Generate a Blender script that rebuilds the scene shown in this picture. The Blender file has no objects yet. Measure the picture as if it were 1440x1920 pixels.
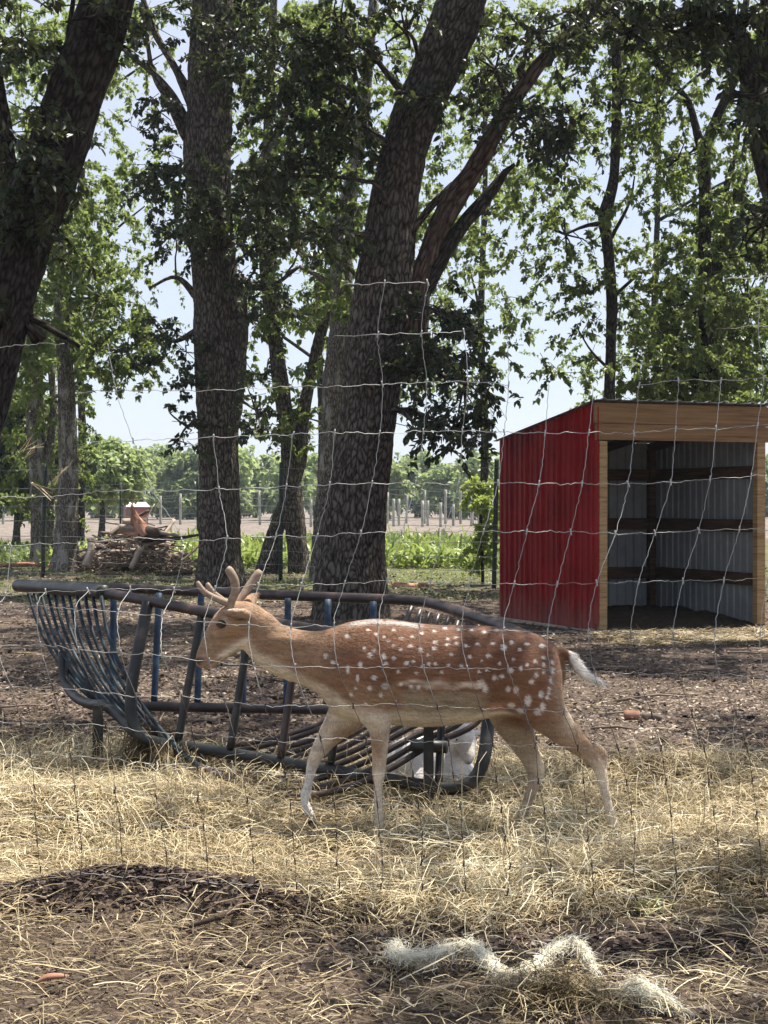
import bpy, math, random
import numpy as np
from mathutils import Vector

sc = bpy.context.scene
COL = sc.collection
R = math.radians

# ------------------------------------------------------------------ camera, sky, sun, exposure
FPX = 2880.0
PITCH = math.atan(15 / FPX)
CAMZ = 1.4
cam = bpy.data.objects.new("camera", bpy.data.cameras.new("camera"))
COL.objects.link(cam)
cam.location = (0, 0, CAMZ)
cam.rotation_euler = (math.pi / 2 - PITCH, 0, 0)
cam.data.sensor_fit = 'VERTICAL'
cam.data.sensor_height = 36
cam.data.lens = 54
cam.data.clip_start = 0.1
cam.data.clip_end = 3000
sc.camera = cam

TOSUN = Vector((0.30, 0.22, 0.93)).normalized()
world = bpy.data.worlds.new("World")
sc.world = world
world.use_nodes = True
wn = world.node_tree
bg = wn.nodes['Background']
sky = wn.nodes.new('ShaderNodeTexSky')
sky.sky_type = 'NISHITA'
sky.sun_disc = False
sky.sun_elevation = math.asin(TOSUN.z)
sky.sun_rotation = math.atan2(TOSUN.x, TOSUN.y)
sky.air_density = 1.0
sky.dust_density = .7
sky.ozone_density = 1.0
veil = wn.nodes.new('ShaderNodeMixRGB')
vtc = wn.nodes.new('ShaderNodeTexCoord')
vno = wn.nodes.new('ShaderNodeTexNoise')
vno.inputs['Scale'].default_value = 2.2
vno.inputs['Detail'].default_value = 6
vmr = wn.nodes.new('ShaderNodeMapRange')
vmr.inputs['From Min'].default_value = .35
vmr.inputs['From Max'].default_value = .7
vmr.inputs['To Min'].default_value = .70
vmr.inputs['To Max'].default_value = .93
wn.links.new(vtc.outputs['Generated'], vno.inputs['Vector'])
wn.links.new(vno.outputs[0], vmr.inputs[0])
wn.links.new(vmr.outputs[0], veil.inputs[0])
wn.links.new(sky.outputs[0], veil.inputs[1])
veil.inputs[2].default_value = (4.0, 4.25, 5.0, 1)
wn.links.new(veil.outputs[0], bg.inputs[0])
bg.inputs[1].default_value = 0.08

sl = bpy.data.lights.new("sun", 'SUN')
sl.energy = 5.0
sl.angle = R(0.5)
sl.color = (1.0, 0.93, 0.82)
sun = bpy.data.objects.new("sun", sl)
COL.objects.link(sun)
sun.rotation_euler = TOSUN.to_track_quat('Z', 'Y').to_euler()

vs = sc.view_settings
vs.view_transform = 'Standard'
vs.look = 'None'
vs.exposure = 1.27
vs.gamma = 1.0
vs.use_curve_mapping = False
HAZE = 0.00036

# ------------------------------------------------------------------ helpers
rng = np.random.default_rng(7)
random.seed(7)
_ca, _sa = math.cos(PITCH), math.sin(PITCH)


def P(px, py, Y):
    dx, dz = (px - 720) / FPX, (960 - py) / FPX
    dy = _ca + dz * _sa
    k = Y / dy
    return np.array([dx * k, Y, CAMZ + (dz * _ca - _sa) * k])


def G(px, py, h=0.0):
    dx, dz = (px - 720) / FPX, (960 - py) / FPX
    k = (h - CAMZ) / (dz * _ca - _sa)
    return np.array([dx * k, k * (_ca + dz * _sa), h])


def M(w, Y):
    return w * Y / FPX


def hash3(ix, iy, iz):
    n = (ix * 374761393 + iy * 668265263 + iz * 2147483647 % 4294967296) & 0xffffffff
    n = (n ^ (n >> 13)) * 1274126177 & 0xffffffff
    n = (n ^ (n >> 16)) & 0xffffffff
    n = (n * 2246822519) & 0xffffffff
    n ^= (n >> 15)
    return (n & 0xffffff) / 16777215.0


def noise(p, s=1.0, seed=0):
    """value noise, p (...,3) or (...,2) -> -1..1"""
    p = np.asarray(p, float) * s
    if p.shape[-1] == 2:
        p = np.concatenate([p, np.zeros(p.shape[:-1] + (1,))], -1)
    p = p + seed * 17.31
    i = np.floor(p).astype(np.int64)
    f = p - i
    f = f * f * (3 - 2 * f)
    out = 0
    for a in (0, 1):
        for b in (0, 1):
            for c in (0, 1):
                w = (f[..., 0] if a else 1 - f[..., 0]) * (f[..., 1] if b else 1 - f[..., 1]) * (f[..., 2] if c else 1 - f[..., 2])
                out = out + w * hash3(i[..., 0] + a + 1000, i[..., 1] + b + 1000, i[..., 2] + c * 3 + 1000)
    return out * 2 - 1


def fbm(p, s=1.0, oct=3, seed=0):
    o, a, t = 0, 1, 0
    for k in range(oct):
        o = o + a * noise(p, s * 2 ** k, seed + k * 5)
        t += a
        a *= .5
    return o / t


def mk(name, V, F, mat, parent=None, attrs=None, smooth=True, mi=None):
    """V (n,3); F array (m,k) or list of such arrays"""
    me = bpy.data.meshes.new(name)
    V = np.asarray(V, np.float32)
    if not isinstance(F, list):
        F = [F]
    F = [np.asarray(f, np.int32) for f in F if len(f)]
    nl = sum(f.size for f in F)
    nf = sum(len(f) for f in F)
    me.vertices.add(len(V))
    me.vertices.foreach_set('co', V.ravel())
    me.loops.add(nl)
    me.loops.foreach_set('vertex_index', np.concatenate([f.ravel() for f in F]))
    me.polygons.add(nf)
    tot = np.concatenate([np.full(len(f), f.shape[1], np.int32) for f in F])
    st = np.concatenate([[0], np.cumsum(tot)[:-1]]).astype(np.int32)
    me.polygons.foreach_set('loop_start', st)
    if mi is not None:
        me.polygons.foreach_set('material_index', np.asarray(mi, np.int32))
    me.update(calc_edges=True)
    me.polygons.foreach_set('use_smooth', np.full(nf, smooth))
    for k, (typ, arr) in (attrs or {}).items():
        a = me.attributes.new(k, typ, 'POINT')
        arr = np.asarray(arr, np.float32)
        a.data.foreach_set({'FLOAT': 'value', 'FLOAT_VECTOR': 'vector', 'FLOAT_COLOR': 'color'}[typ], arr.ravel())
    for m in (mat if isinstance(mat, (list, tuple)) else [mat]):
        me.materials.append(m)
    o = bpy.data.objects.new(name, me)
    COL.objects.link(o)
    if parent is not None:
        o.parent = parent
        o.matrix_parent_inverse = parent_inv(parent)
    return o


def parent_inv(p):
    from mathutils import Matrix
    m = Matrix.Identity(4)
    q = p
    loc = Vector((0, 0, 0))
    while q is not None:
        loc = loc + q.location if q.type == 'EMPTY' else loc
        q = q.parent if q.type == 'EMPTY' else (q.parent if q.parent is None else q.parent)
    m.translation = -loc
    return m if p.type == 'EMPTY' else Matrix.Identity(4)


def tag(o, label=None, cat=None, group=None, kind=None):
    if label: o['label'] = label
    if cat: o['category'] = cat
    if group: o['group'] = group
    if kind: o['kind'] = kind
    return o


def thing(name, loc, label, cat, group=None):
    o = bpy.data.objects.new(name, None)
    o.empty_display_size = .2
    COL.objects.link(o)
    o.location = [float(v) for v in loc]
    return tag(o, label, cat, group)


def cat_curve(pts, step):
    """Catmull-Rom through rows (any dims, first 3 = xyz), resampled at about step"""
    pts = np.asarray(pts, float)
    n = len(pts)
    if n == 2:
        L = np.linalg.norm(pts[1, :3] - pts[0, :3])
        k = max(2, int(L / step) + 1)
        t = np.linspace(0, 1, k)[:, None]
        return pts[0] * (1 - t) + pts[1] * t
    e = np.vstack([2 * pts[0] - pts[1], pts, 2 * pts[-1] - pts[-2]])
    out = []
    for i in range(n - 1):
        p0, p1, p2, p3 = e[i:i + 4]
        k = max(1, int(np.linalg.norm(p2[:3] - p1[:3]) / step))
        t = (np.arange(k) / k)[:, None]
        out.append(.5 * (2 * p1 + (p2 - p0) * t + (2 * p0 - 5 * p1 + 4 * p2 - p3) * t ** 2 + (-p0 + 3 * p1 - 3 * p2 + p3) * t ** 3))
    out.append(pts[-1][None])
    return np.vstack(out)


def frames(C):
    T = np.gradient(C, axis=0)
    T /= np.linalg.norm(T, axis=1)[:, None] + 1e-9
    N = np.zeros_like(C)
    ref = np.array([0., 1., 0.]) if abs(T[0][1]) < .9 else np.array([1., 0, 0])
    n = np.cross(T[0], ref)
    n /= np.linalg.norm(n)
    for i in range(len(C)):
        n = n - T[i] * np.dot(n, T[i])
        n /= np.linalg.norm(n) + 1e-9
        N[i] = n
    return T, N, np.cross(T, N)


def tube(C, r, k=10, rough=0., rs=8., ry=None, cap=True):
    """returns V, [quads, tri caps], straight coords"""
    C = np.asarray(C, float)
    r = np.broadcast_to(np.asarray(r, float), (len(C),))
    T, N, B = frames(C)
    a = np.arange(k) * 2 * np.pi / k
    L = np.concatenate([[0], np.cumsum(np.linalg.norm(np.diff(C, axis=0), axis=1))])
    S = np.stack([np.cos(a)[None] * r[:, None], np.sin(a)[None] * r[:, None], np.broadcast_to(L[:, None], (len(C), k))], -1)
    rr = np.broadcast_to(r[:, None], (len(C), k)).copy()
    if rough:
        rr = rr * (1 + rough * fbm(S * np.array([1, 1, .35]), rs, 3))
    V = C[:, None] + rr[..., None] * (np.cos(a)[None, :, None] * N[:, None] + np.sin(a)[None, :, None] * B[:, None])
    n = len(C)
    i = np.arange(n - 1)[:, None] * k
    j = np.arange(k)[None]
    j2 = (j + 1) % k
    Q = np.stack([i + j, i + j2, i + k + j2, i + k + j], -1).reshape(-1, 4)
    V = V.reshape(-1, 3)
    S = S.reshape(-1, 3)
    F = [Q]
    if cap:
        V = np.vstack([V, C[0], C[-1]])
        S = np.vstack([S, [0, 0, 0], [0, 0, L[-1]]])
        b, e = len(V) - 2, len(V) - 1
        jj = np.arange(k)
        t1 = np.stack([np.full(k, b), (jj + 1) % k, jj], -1)
        o = (n - 1) * k
        t2 = np.stack([np.full(k, e), o + jj, o + (jj + 1) % k], -1)
        F.append(np.vstack([t1, t2]))
    return V, F, S


class MB:
    def __init__(s):
        s.V, s.F, s.S, s.n = [], {}, [], 0

    def add(s, V, F, S=None):
        V = np.asarray(V, float)
        s.V.append(V)
        s.S.append(V if S is None else S)
        for f in (F if isinstance(F, list) else [F]):
            f = np.asarray(f)
            if len(f):
                s.F.setdefault(f.shape[1], []).append(f + s.n)
        s.n += len(V)
        return s

    def tube(s, C, r, k=8, **kw):
        V, F, S = tube(C, r, k, **kw)
        return s.add(V, F, S)

    def box(s, c, h, ax=None):
        """c centre, h half sizes, ax 3x3 rows"""
        ax = np.eye(3) if ax is None else np.asarray(ax, float)
        c = np.asarray(c, float)
        V = []
        for x in (-1, 1):
            for y in (-1, 1):
                for z in (-1, 1):
                    V.append(c + ax[0] * h[0] * x + ax[1] * h[1] * y + ax[2] * h[2] * z)
        F = np.array([[0, 1, 3, 2], [4, 6, 7, 5], [0, 4, 5, 1], [2, 3, 7, 6], [0, 2, 6, 4], [1, 5, 7, 3]])
        return s.add(V, F)

    def build(s, name, mat, parent=None, attrs=None, smooth=True):
        V = np.vstack(s.V)
        F = [np.vstack(v) for v in s.F.values()]
        at = {'bark': ('FLOAT_VECTOR', np.vstack(s.S))}
        at.update(attrs or {})
        return mk(name, V, F, mat, parent, at, smooth)


# ------------------------------------------------------------------ materials
def mat_new(name):
    m = bpy.data.materials.new(name)
    m.use_nodes = True
    nt = m.node_tree
    b = nt.nodes['Principled BSDF']
    return m, nt, b


def nd(nt, t, **kw):
    n = nt.nodes.new(t)
    for k, v in kw.items():
        if k in n.inputs.keys():
            n.inputs[k].default_value = v
        else:
            setattr(n, k, v)
    return n


def ramp(nt, src, stops):
    r = nt.nodes.new('ShaderNodeValToRGB')
    e = r.color_ramp.elements
    while len(e) > 1:
        e.remove(e[-1])
    for i, (p, c) in enumerate(stops):
        x = e[0] if i == 0 else e.new(p)
        x.position = p
        x.color = (*c, 1)
    nt.links.new(src, r.inputs[0])
    return r.outputs[0]


def coords(nt, attr=None, scale=(1, 1, 1)):
    mp = nt.nodes.new('ShaderNodeMapping')
    mp.inputs['Scale'].default_value = scale
    if attr:
        a = nt.nodes.new('ShaderNodeAttribute')
        a.attribute_name = attr
        nt.links.new(a.outputs['Vector'], mp.inputs[0])
    else:
        t = nt.nodes.new('ShaderNodeTexCoord')
        nt.links.new(t.outputs['Object'], mp.inputs[0])
    return mp.outputs[0]


def bump(nt, b, h, strength=.5, dist=.01, prev=None):
    n = nt.nodes.new('ShaderNodeBump')
    n.inputs['Strength'].default_value = strength
    n.inputs['Distance'].default_value = dist
    nt.links.new(h, n.inputs['Height'])
    if prev is not None:
        nt.links.new(prev, n.inputs['Normal'])
    nt.links.new(n.outputs[0], b.inputs['Normal'])
    return n.outputs[0]


def simple(name, stops, scale=8, rough=.8, spec=.3, attr=None, sc3=(1, 1, 1), bs=.4, bd=.005, metallic=0., detail=6):
    m, nt, b = mat_new(name)
    co = coords(nt, attr, sc3)
    n = nd(nt, 'ShaderNodeTexNoise', Scale=scale, Detail=detail, Roughness=.62)
    nt.links.new(co, n.inputs['Vector'])
    nt.links.new(ramp(nt, n.outputs[0], stops), b.inputs['Base Color'])
    b.inputs['Roughness'].default_value = rough
    b.inputs['Specular IOR Level'].default_value = spec
    b.inputs['Metallic'].default_value = metallic
    if bs:
        bump(nt, b, n.outputs[0], bs, bd)
    return m


def bark_mat(name, dark, mid, light, sx=26, sz=5, dapple=None, patch=0.0):
    m, nt, b = mat_new(name)
    co = coords(nt, 'bark', (1, 1, sz / sx))
    w = nd(nt, 'ShaderNodeTexNoise', Scale=4.0, Detail=3)
    nt.links.new(co, w.inputs['Vector'])
    ad = nt.nodes.new('ShaderNodeMixRGB')
    ad.blend_type = 'LINEAR_LIGHT'
    ad.inputs[0].default_value = .09
    nt.links.new(co, ad.inputs[1])
    nt.links.new(w.outputs['Color'], ad.inputs[2])
    v = nd(nt, 'ShaderNodeTexVoronoi', Scale=float(sx))
    v.feature = 'DISTANCE_TO_EDGE'
    nt.links.new(ad.outputs[0], v.inputs['Vector'])
    n = nd(nt, 'ShaderNodeTexNoise', Scale=sx * 1.8, Detail=8, Roughness=.7)
    nt.links.new(co, n.inputs['Vector'])
    mm = nt.nodes.new('ShaderNodeMath')
    mm.operation = 'MULTIPLY_ADD'
    nt.links.new(v.outputs['Distance'], mm.inputs[0])
    mm.inputs[1].default_value = .9
    sub = nt.nodes.new('ShaderNodeMath')
    sub.operation = 'MULTIPLY'
    sub.inputs[1].default_value = .75
    nt.links.new(n.outputs[0], sub.inputs[0])
    nt.links.new(sub.outputs[0], mm.inputs[2])
    c = ramp(nt, mm.outputs[0], [(.30, dark), (.46, mid), (.64, light)])
    if patch:  # sun dapples painted over the bark as pale blotches
        n2 = nd(nt, 'ShaderNodeTexNoise', Scale=5.0, Detail=6, Roughness=.7)
        nt.links.new(co, n2.inputs['Vector'])
        f = ramp(nt, n2.outputs[0], [(.52, (0, 0, 0)), (.6, (patch,) * 3)])
        mx = nt.nodes.new('ShaderNodeMixRGB')
        nt.links.new(f, mx.inputs[0])
        nt.links.new(c, mx.inputs[1])
        mx.inputs[2].default_value = (*(dapple or (.3, .3, .27)), 1)
        c = mx.outputs[0]
    nt.links.new(c, b.inputs['Base Color'])
    b.inputs['Roughness'].default_value = .95
    b.inputs['Specular IOR Level'].default_value = .15
    bump(nt, b, mm.outputs[0], 1.0, .045)
    return m


def leaf_mat(name, dark, light, trans, tr=.4, rough=.45):
    m, nt, b = mat_new(name)
    a = nt.nodes.new('ShaderNodeAttribute')
    a.attribute_name = 'tone'
    c = ramp(nt, a.outputs['Fac'], [(0, dark), (1, light)])
    nt.links.new(c, b.inputs['Base Color'])
    b.inputs['Roughness'].default_value = rough
    b.inputs['Specular IOR Level'].default_value = .45
    t = nt.nodes.new('ShaderNodeBsdfTranslucent')
    c2 = ramp(nt, a.outputs['Fac'], [(0, tuple(x * .5 for x in trans)), (1, trans)])
    nt.links.new(c2, t.inputs[0])
    mx = nt.nodes.new('ShaderNodeMixShader')
    mx.inputs[0].default_value = tr
    out = nt.nodes['Material Output']
    nt.links.new(b.outputs[0], mx.inputs[1])
    nt.links.new(t.outputs[0], mx.inputs[2])
    nt.links.new(mx.outputs[0], out.inputs[0])
    return m


def tone_mat(name, stops, rough=.7, spec=.3, tr=0., attr='tone'):
    m, nt, b = mat_new(name)
    a = nt.nodes.new('ShaderNodeAttribute')
    a.attribute_name = attr
    c = ramp(nt, a.outputs['Fac'], stops)
    nt.links.new(c, b.inputs['Base Color'])
    b.inputs['Roughness'].default_value = rough
    b.inputs['Specular IOR Level'].default_value = spec
    if tr:
        t = nt.nodes.new('ShaderNodeBsdfTranslucent')
        nt.links.new(c, t.inputs[0])
        mx = nt.nodes.new('ShaderNodeMixShader')
        mx.inputs[0].default_value = tr
        out = nt.nodes['Material Output']
        nt.links.new(b.outputs[0], mx.inputs[1])
        nt.links.new(t.outputs[0], mx.inputs[2])
        nt.links.new(mx.outputs[0], out.inputs[0])
    return m


def vcol_mat(name, rough=.8, spec=.2, var=.25, sheen=0., bscale=120):
    m, nt, b = mat_new(name)
    a = nt.nodes.new('ShaderNodeAttribute')
    a.attribute_name = 'col'
    co = coords(nt, None, (.35, 1, .8))
    n = nd(nt, 'ShaderNodeTexNoise', Scale=float(bscale), Detail=4, Roughness=.7)
    nt.links.new(co, n.inputs['Vector'])
    mx = nt.nodes.new('ShaderNodeMixRGB')
    mx.blend_type = 'OVERLAY'
    mx.inputs[0].default_value = var
    nt.links.new(a.outputs['Color'], mx.inputs[1])
    nt.links.new(n.outputs[0], mx.inputs[2])
    nt.links.new(mx.outputs[0], b.inputs['Base Color'])
    b.inputs['Roughness'].default_value = rough
    b.inputs['Specular IOR Level'].default_value = spec
    b.inputs['Sheen Weight'].default_value = sheen
    bump(nt, b, n.outputs[0], .8, .006)
    return m


MT = {}
MT['bark_oak'] = bark_mat('bark_oak', (.009, .007, .006), (.066, .056, .046), (.165, .148, .128), 20, 7)
MT['bark_grey'] = bark_mat('bark_grey', (.03, .025, .02), (.12, .105, .09), (.26, .24, .21), 30, 9, (.40, .39, .35), .8)  # grey bark with sun dapples put into its colour
MT['bark_dark'] = bark_mat('bark_dark', (.005, .004, .004), (.030, .025, .021), (.075, .066, .056), 22, 7)
MT['bark_red'] = bark_mat('bark_red', (.018, .012, .010), (.078, .055, .043), (.165, .125, .10), 16, 4)
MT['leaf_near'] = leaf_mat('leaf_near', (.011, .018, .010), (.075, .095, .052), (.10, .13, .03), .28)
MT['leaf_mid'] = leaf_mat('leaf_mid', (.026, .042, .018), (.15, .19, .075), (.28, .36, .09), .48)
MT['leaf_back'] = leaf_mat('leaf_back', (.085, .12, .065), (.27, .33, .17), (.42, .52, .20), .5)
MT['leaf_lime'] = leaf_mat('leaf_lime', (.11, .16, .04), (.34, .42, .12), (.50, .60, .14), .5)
MT['weed'] = leaf_mat('weed', (.10, .14, .04), (.30, .38, .12), (.42, .52, .12), .4)
MT['grass'] = leaf_mat('grass', (.06, .09, .03), (.18, .23, .08), (.22, .3, .07), .35)
MT['straw'] = tone_mat('straw', [(0, (.04, .027, .014)), (.22, (.12, .088, .045)), (.5, (.30, .235, .13)), (.75, (.50, .42, .26)), (.92, (.66, .59, .40)), (1, (.78, .73, .54))], .6, .3, .12)
MT['litter'] = tone_mat('litter', [(0, (.04, .028, .024)), (.4, (.105, .080, .064)), (.75, (.23, .184, .150)), (1, (.46, .39, .32))], .8, .2, .05)
MT['clod'] = tone_mat('clod', [(0, (.012, .009, .008)), (.6, (.05, .036, .032)), (1, (.13, .098, .086))], .95, .1)
MT['wool'] = tone_mat('wool', [(0, (.44, .41, .31)), (.5, (.72, .69, .57)), (1, (.88, .86, .76))], .8, .2, .2)
MT['wire'] = simple('wire', [(.3, (.15, .15, .145)), (.5, (.34, .35, .34)), (.66, (.12, .09, .07))], 9, .5, .5, bs=0, metallic=.25)
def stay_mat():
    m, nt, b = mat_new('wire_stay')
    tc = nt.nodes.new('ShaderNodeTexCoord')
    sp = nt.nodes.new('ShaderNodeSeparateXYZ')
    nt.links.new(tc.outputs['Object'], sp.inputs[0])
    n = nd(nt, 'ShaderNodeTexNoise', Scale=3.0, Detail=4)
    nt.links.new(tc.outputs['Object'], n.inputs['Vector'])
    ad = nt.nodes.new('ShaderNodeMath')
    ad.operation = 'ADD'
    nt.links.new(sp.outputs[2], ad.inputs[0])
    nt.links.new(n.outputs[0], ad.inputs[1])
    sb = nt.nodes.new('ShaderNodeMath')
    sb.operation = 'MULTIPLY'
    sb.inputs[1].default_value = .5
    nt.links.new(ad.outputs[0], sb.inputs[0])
    c = ramp(nt, sb.outputs[0], [(.60, (.05, .035, .028)), (.74, (.30, .31, .30)), (.95, (.38, .39, .38))])  # shade of the lower fence painted as dark rust, galvanised grey above
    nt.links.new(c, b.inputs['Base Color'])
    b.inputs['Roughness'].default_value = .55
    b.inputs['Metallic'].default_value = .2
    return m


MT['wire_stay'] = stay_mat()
MT['wire_dark'] = simple('wire_dark', [(.3, (.10, .11, .11)), (.6, (.22, .23, .23))], 5, .6, .4, bs=0, metallic=.3)
MT['tpost'] = simple('tpost', [(.3, (.012, .016, .015)), (.6, (.035, .045, .04)), (.8, (.09, .06, .04))], 8, .7, .3)
MT['pale_post'] = simple('pale_post', [(.3, (.22, .22, .19)), (.7, (.42, .42, .36))], 3, .9, .1)
MT['steel_brown'] = simple('steel_brown', [(.3, (.010, .008, .008)), (.5, (.026, .019, .019)), (.62, (.06, .038, .033)), (.76, (.15, .12, .11))], 9, .42, .5, bs=.25, bd=.003)
MT['steel_dark'] = simple('steel_dark', [(.3, (.006, .0065, .007)), (.55, (.015, .018, .018)), (.72, (.07, .055, .048))], 10, .45, .4, bs=.2, bd=.002)
MT['steel_blue'] = simple('steel_blue', [(.3, (.008, .016, .032)), (.5, (.016, .036, .075)), (.60, (.04, .08, .12)), (.7, (.05, .035, .03))], 14, .6, .3, bs=.2, bd=.002)
MT['steel_teal'] = simple('steel_teal', [(.3, (.004, .006, .008)), (.5, (.007, .015, .022)), (.62, (.025, .055, .072)), (.70, (.05, .035, .03))], 16, .6, .3, bs=.2, bd=.002)
MT['lumber'] = simple('lumber', [(.3, (.20, .12, .055)), (.5, (.36, .24, .12)), (.7, (.46, .33, .18))], 3.5, .8, .2, sc3=(1, 1, 14), bs=.3, bd=.003)
MT['lumber_h'] = simple('lumber_h', [(.25, (.09, .045, .02)), (.42, (.20, .115, .055)), (.7, (.30, .185, .09))], 2.2, .8, .2, sc3=(.7, .7, 16), bs=.3, bd=.003)
MT['girt'] = simple('girt', [(.3, (.04, .022, .014)), (.7, (.12, .07, .045))], 3, .85, .2, sc3=(1, 1, 10))
MT['old_board'] = simple('old_board', [(.3, (.28, .24, .2)), (.7, (.5, .45, .38))], 4, .85, .2, sc3=(1, 1, 8))
MT['tin_in'] = simple('tin_in', [(.3, (.21, .23, .24)), (.7, (.34, .36, .37))], 2.5, .5, .5, bs=.05)
MT['roof'] = simple('roof', [(.3, (.22, .23, .21)), (.6, (.42, .43, .42)), (.75, (.24, .17, .12))], 3, .45, .5, bs=.1, metallic=.4)


def red_tin():
    m, nt, b = mat_new('red_tin')
    co = coords(nt)
    n = nd(nt, 'ShaderNodeTexNoise', Scale=2.2, Detail=7, Roughness=.6)
    nt.links.new(co, n.inputs['Vector'])
    c = ramp(nt, n.outputs[0], [(.3, (.16, .003, .005)), (.55, (.25, .006, .008)), (.8, (.33, .02, .018))])
    sep = nt.nodes.new('ShaderNodeSeparateXYZ')
    tc = nt.nodes.new('ShaderNodeTexCoord')
    nt.links.new(tc.outputs['Object'], sep.inputs[0])
    n2 = nd(nt, 'ShaderNodeTexNoise', Scale=9.0, Detail=7, Roughness=.7)
    nt.links.new(coords(nt, None, (2.2, 2.2, .35)), n2.inputs['Vector'])
    mu = nt.nodes.new('ShaderNodeMath')
    mu.operation = 'MULTIPLY_ADD'
    mu.inputs[1].default_value = .9
    nt.links.new(n2.outputs[0], mu.inputs[0])
    s2 = nt.nodes.new('ShaderNodeMath')
    s2.operation = 'MULTIPLY'
    s2.inputs[1].default_value = -.9
    nt.links.new(sep.outputs[2], s2.inputs[0])
    nt.links.new(s2.outputs[0], mu.inputs[2])
    f = ramp(nt, mu.outputs[0], [(.12, (0, 0, 0)), (.5, (.5, .5, .5))])
    mx = nt.nodes.new('ShaderNodeMixRGB')
    nt.links.new(f, mx.inputs[0])
    nt.links.new(c, mx.inputs[1])
    mx.inputs[2].default_value = (.26, .15, .12, 1)
    nt.links.new(mx.outputs[0], b.inputs['Base Color'])
    b.inputs['Roughness'].default_value = .5
    b.inputs['Specular IOR Level'].default_value = .18
    return m


MT['red_tin'] = red_tin()
MT['bone'] = simple('velvet', [(.3, (.19, .14, .105)), (.7, (.33, .26, .205))], 45, .9, .1, bs=.3, bd=.003)
MT['hoof'] = simple('hoof', [(.3, (.018, .012, .010)), (.7, (.05, .035, .03))], 20, .5, .4)
MT['eye'] = simple('eye', [(.3, (.008, .004, .003)), (.7, (.02, .01, .008))], 5, .08, .6, bs=0)
MT['coat'] = vcol_mat('coat', .75, .2, .35, .15)
MT['fur'] = vcol_mat('fur_strands', .6, .25, .0, .1)
MT['log'] = simple('log_wood', [(.3, (.07, .052, .042)), (.5, (.19, .148, .12)), (.72, (.36, .30, .25))], 6, .9, .15, attr='bark', sc3=(1, 1, .25), bs=.6, bd=.02)
MT['log_pale'] = simple('log_pale', [(.3, (.16, .125, .10)), (.5, (.36, .30, .25)), (.72, (.55, .48, .41))], 7, .9, .15, attr='bark', sc3=(1, 1, .25), bs=.6, bd=.02)
MT['log_dark'] = simple('log_dark', [(.3, (.025, .018, .015)), (.6, (.08, .058, .048)), (.8, (.15, .11, .09))], 7, .9, .15, attr='bark', sc3=(1, 1, .25), bs=.6, bd=.02)
MT['log_red'] = simple('log_red', [(.3, (.12, .055, .035)), (.5, (.36, .19, .13)), (.72, (.55, .36, .27))], 9, .85, .15, attr='bark', sc3=(1, 1, .3), bs=.6, bd=.01)
MT['stone'] = simple('stone', [(.3, (.16, .13, .12)), (.7, (.34, .28, .25))], 12, .9, .2)


# ------------------------------------------------------------------ ground
MOUNDS = []


def mound(px, py, sx, sy, h, ang=0.):
    g = G(px, py)
    MOUNDS.append((g[0], g[1], sx, sy, h, ang))


mound(230, 1705, .52, .11, .14)
mound(440, 1725, .22, .09, .10)
mound(1180, 1660, .70, .22, .05)
mound(1440, 1610, .4, .25, .05)
mound(150, 1540, .70, .38, .09)
mound(600, 1535, .55, .32, -.035)
mound(586, 1565, .13, .18, -.05)
mound(712, 1580, .09, .14, -.035)
mound(1155, 1575, .10, .15, -.055)
mound(962, 1580, .10, .15, -.05)
mound(560, 1470, .7, .3, -.04)
mound(1250, 1790, .55, .10, -.05)
mound(1030, 1885, .15, .09, .055)
mound(1170, 1920, .22, .10, .03)
mound(1250, 1450, .9, .35, .07)


def hgt(x, y):
    x = np.asarray(x, float)
    y = np.asarray(y, float)
    z = np.zeros(np.broadcast(x, y).shape)
    for (mx, my, sx, sy, h, a) in MOUNDS:
        z = z + h * np.exp(-((x - mx) / sx) ** 2 - ((y - my) / sy) ** 2)
    p = np.stack(np.broadcast_arrays(x, y), -1)
    near = np.clip((40 - y) / 20, 0, 1)
    z = z + near * (.022 * fbm(p, 1.3, 3, 3) + .012 * fbm(p, 7, 3, 9))
    z = z + .06 * fbm(p, .12, 2, 4) * np.clip((y - 9) / 10, 0, 1)
    z = z + .036 * haymask(x, y) * np.clip((9.5 - y) / 1, 0, 1) * (fbm(p, 2.4, 2, 91) + .25)
    w = np.exp(-((x - 2.8) / 2.3) ** 4 - ((y - 18.3) / 2.4) ** 4)
    z = z * (1 - w) - (.03 + .05 * np.clip((y - 17.3) / 2.2, 0, 1)) * w
    return z


def haymask(x, y):
    p = np.stack(np.broadcast_arrays(x, y), -1)
    far = 8.6 + .5 * noise(p, .9, 2) + np.where(x < -.8, .6, 0) + np.where((x > -.8) & (x < .3), .2, 0)
    m = np.clip((far - y) / .8, 0, 1)
    near = 5.25 - .28 * np.exp(-((x - .25) / .5) ** 2) + .15 * noise(p, 1.4, 6)
    m = m * (.16 + .84 * np.clip((y - near + .15) / .35, 0, 1))
    d1 = np.exp(-((x + .84) / .52) ** 4 - ((y - 5.30) / .17) ** 2)
    d2 = np.exp(-((x - .85) / .65) ** 2 - ((y - 4.85) / .16) ** 2)
    d3 = np.exp(-((x + .1) / .5) ** 2 - ((y - 4.7) / .2) ** 2)
    m = m * np.clip(1 - 1.25 * d1 - 1.1 * d2 - .6 * d3, .06, 1)
    sh = np.exp(-((x - 3.9) / 1.6) ** 4 - ((y - 16.2) / 1.1) ** 4) * .8
    return np.clip(np.maximum(m, sh), 0, 1)


def grassmask(x, y):
    p = np.stack(np.broadcast_arrays(x, y), -1)
    g = np.clip((y - 21) / 4, 0, 1) * np.clip((62 - y) / 6, 0, 1)
    return np.clip(g * (.55 + 1.1 * fbm(p, .35, 3, 12)), 0, 1)


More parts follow.
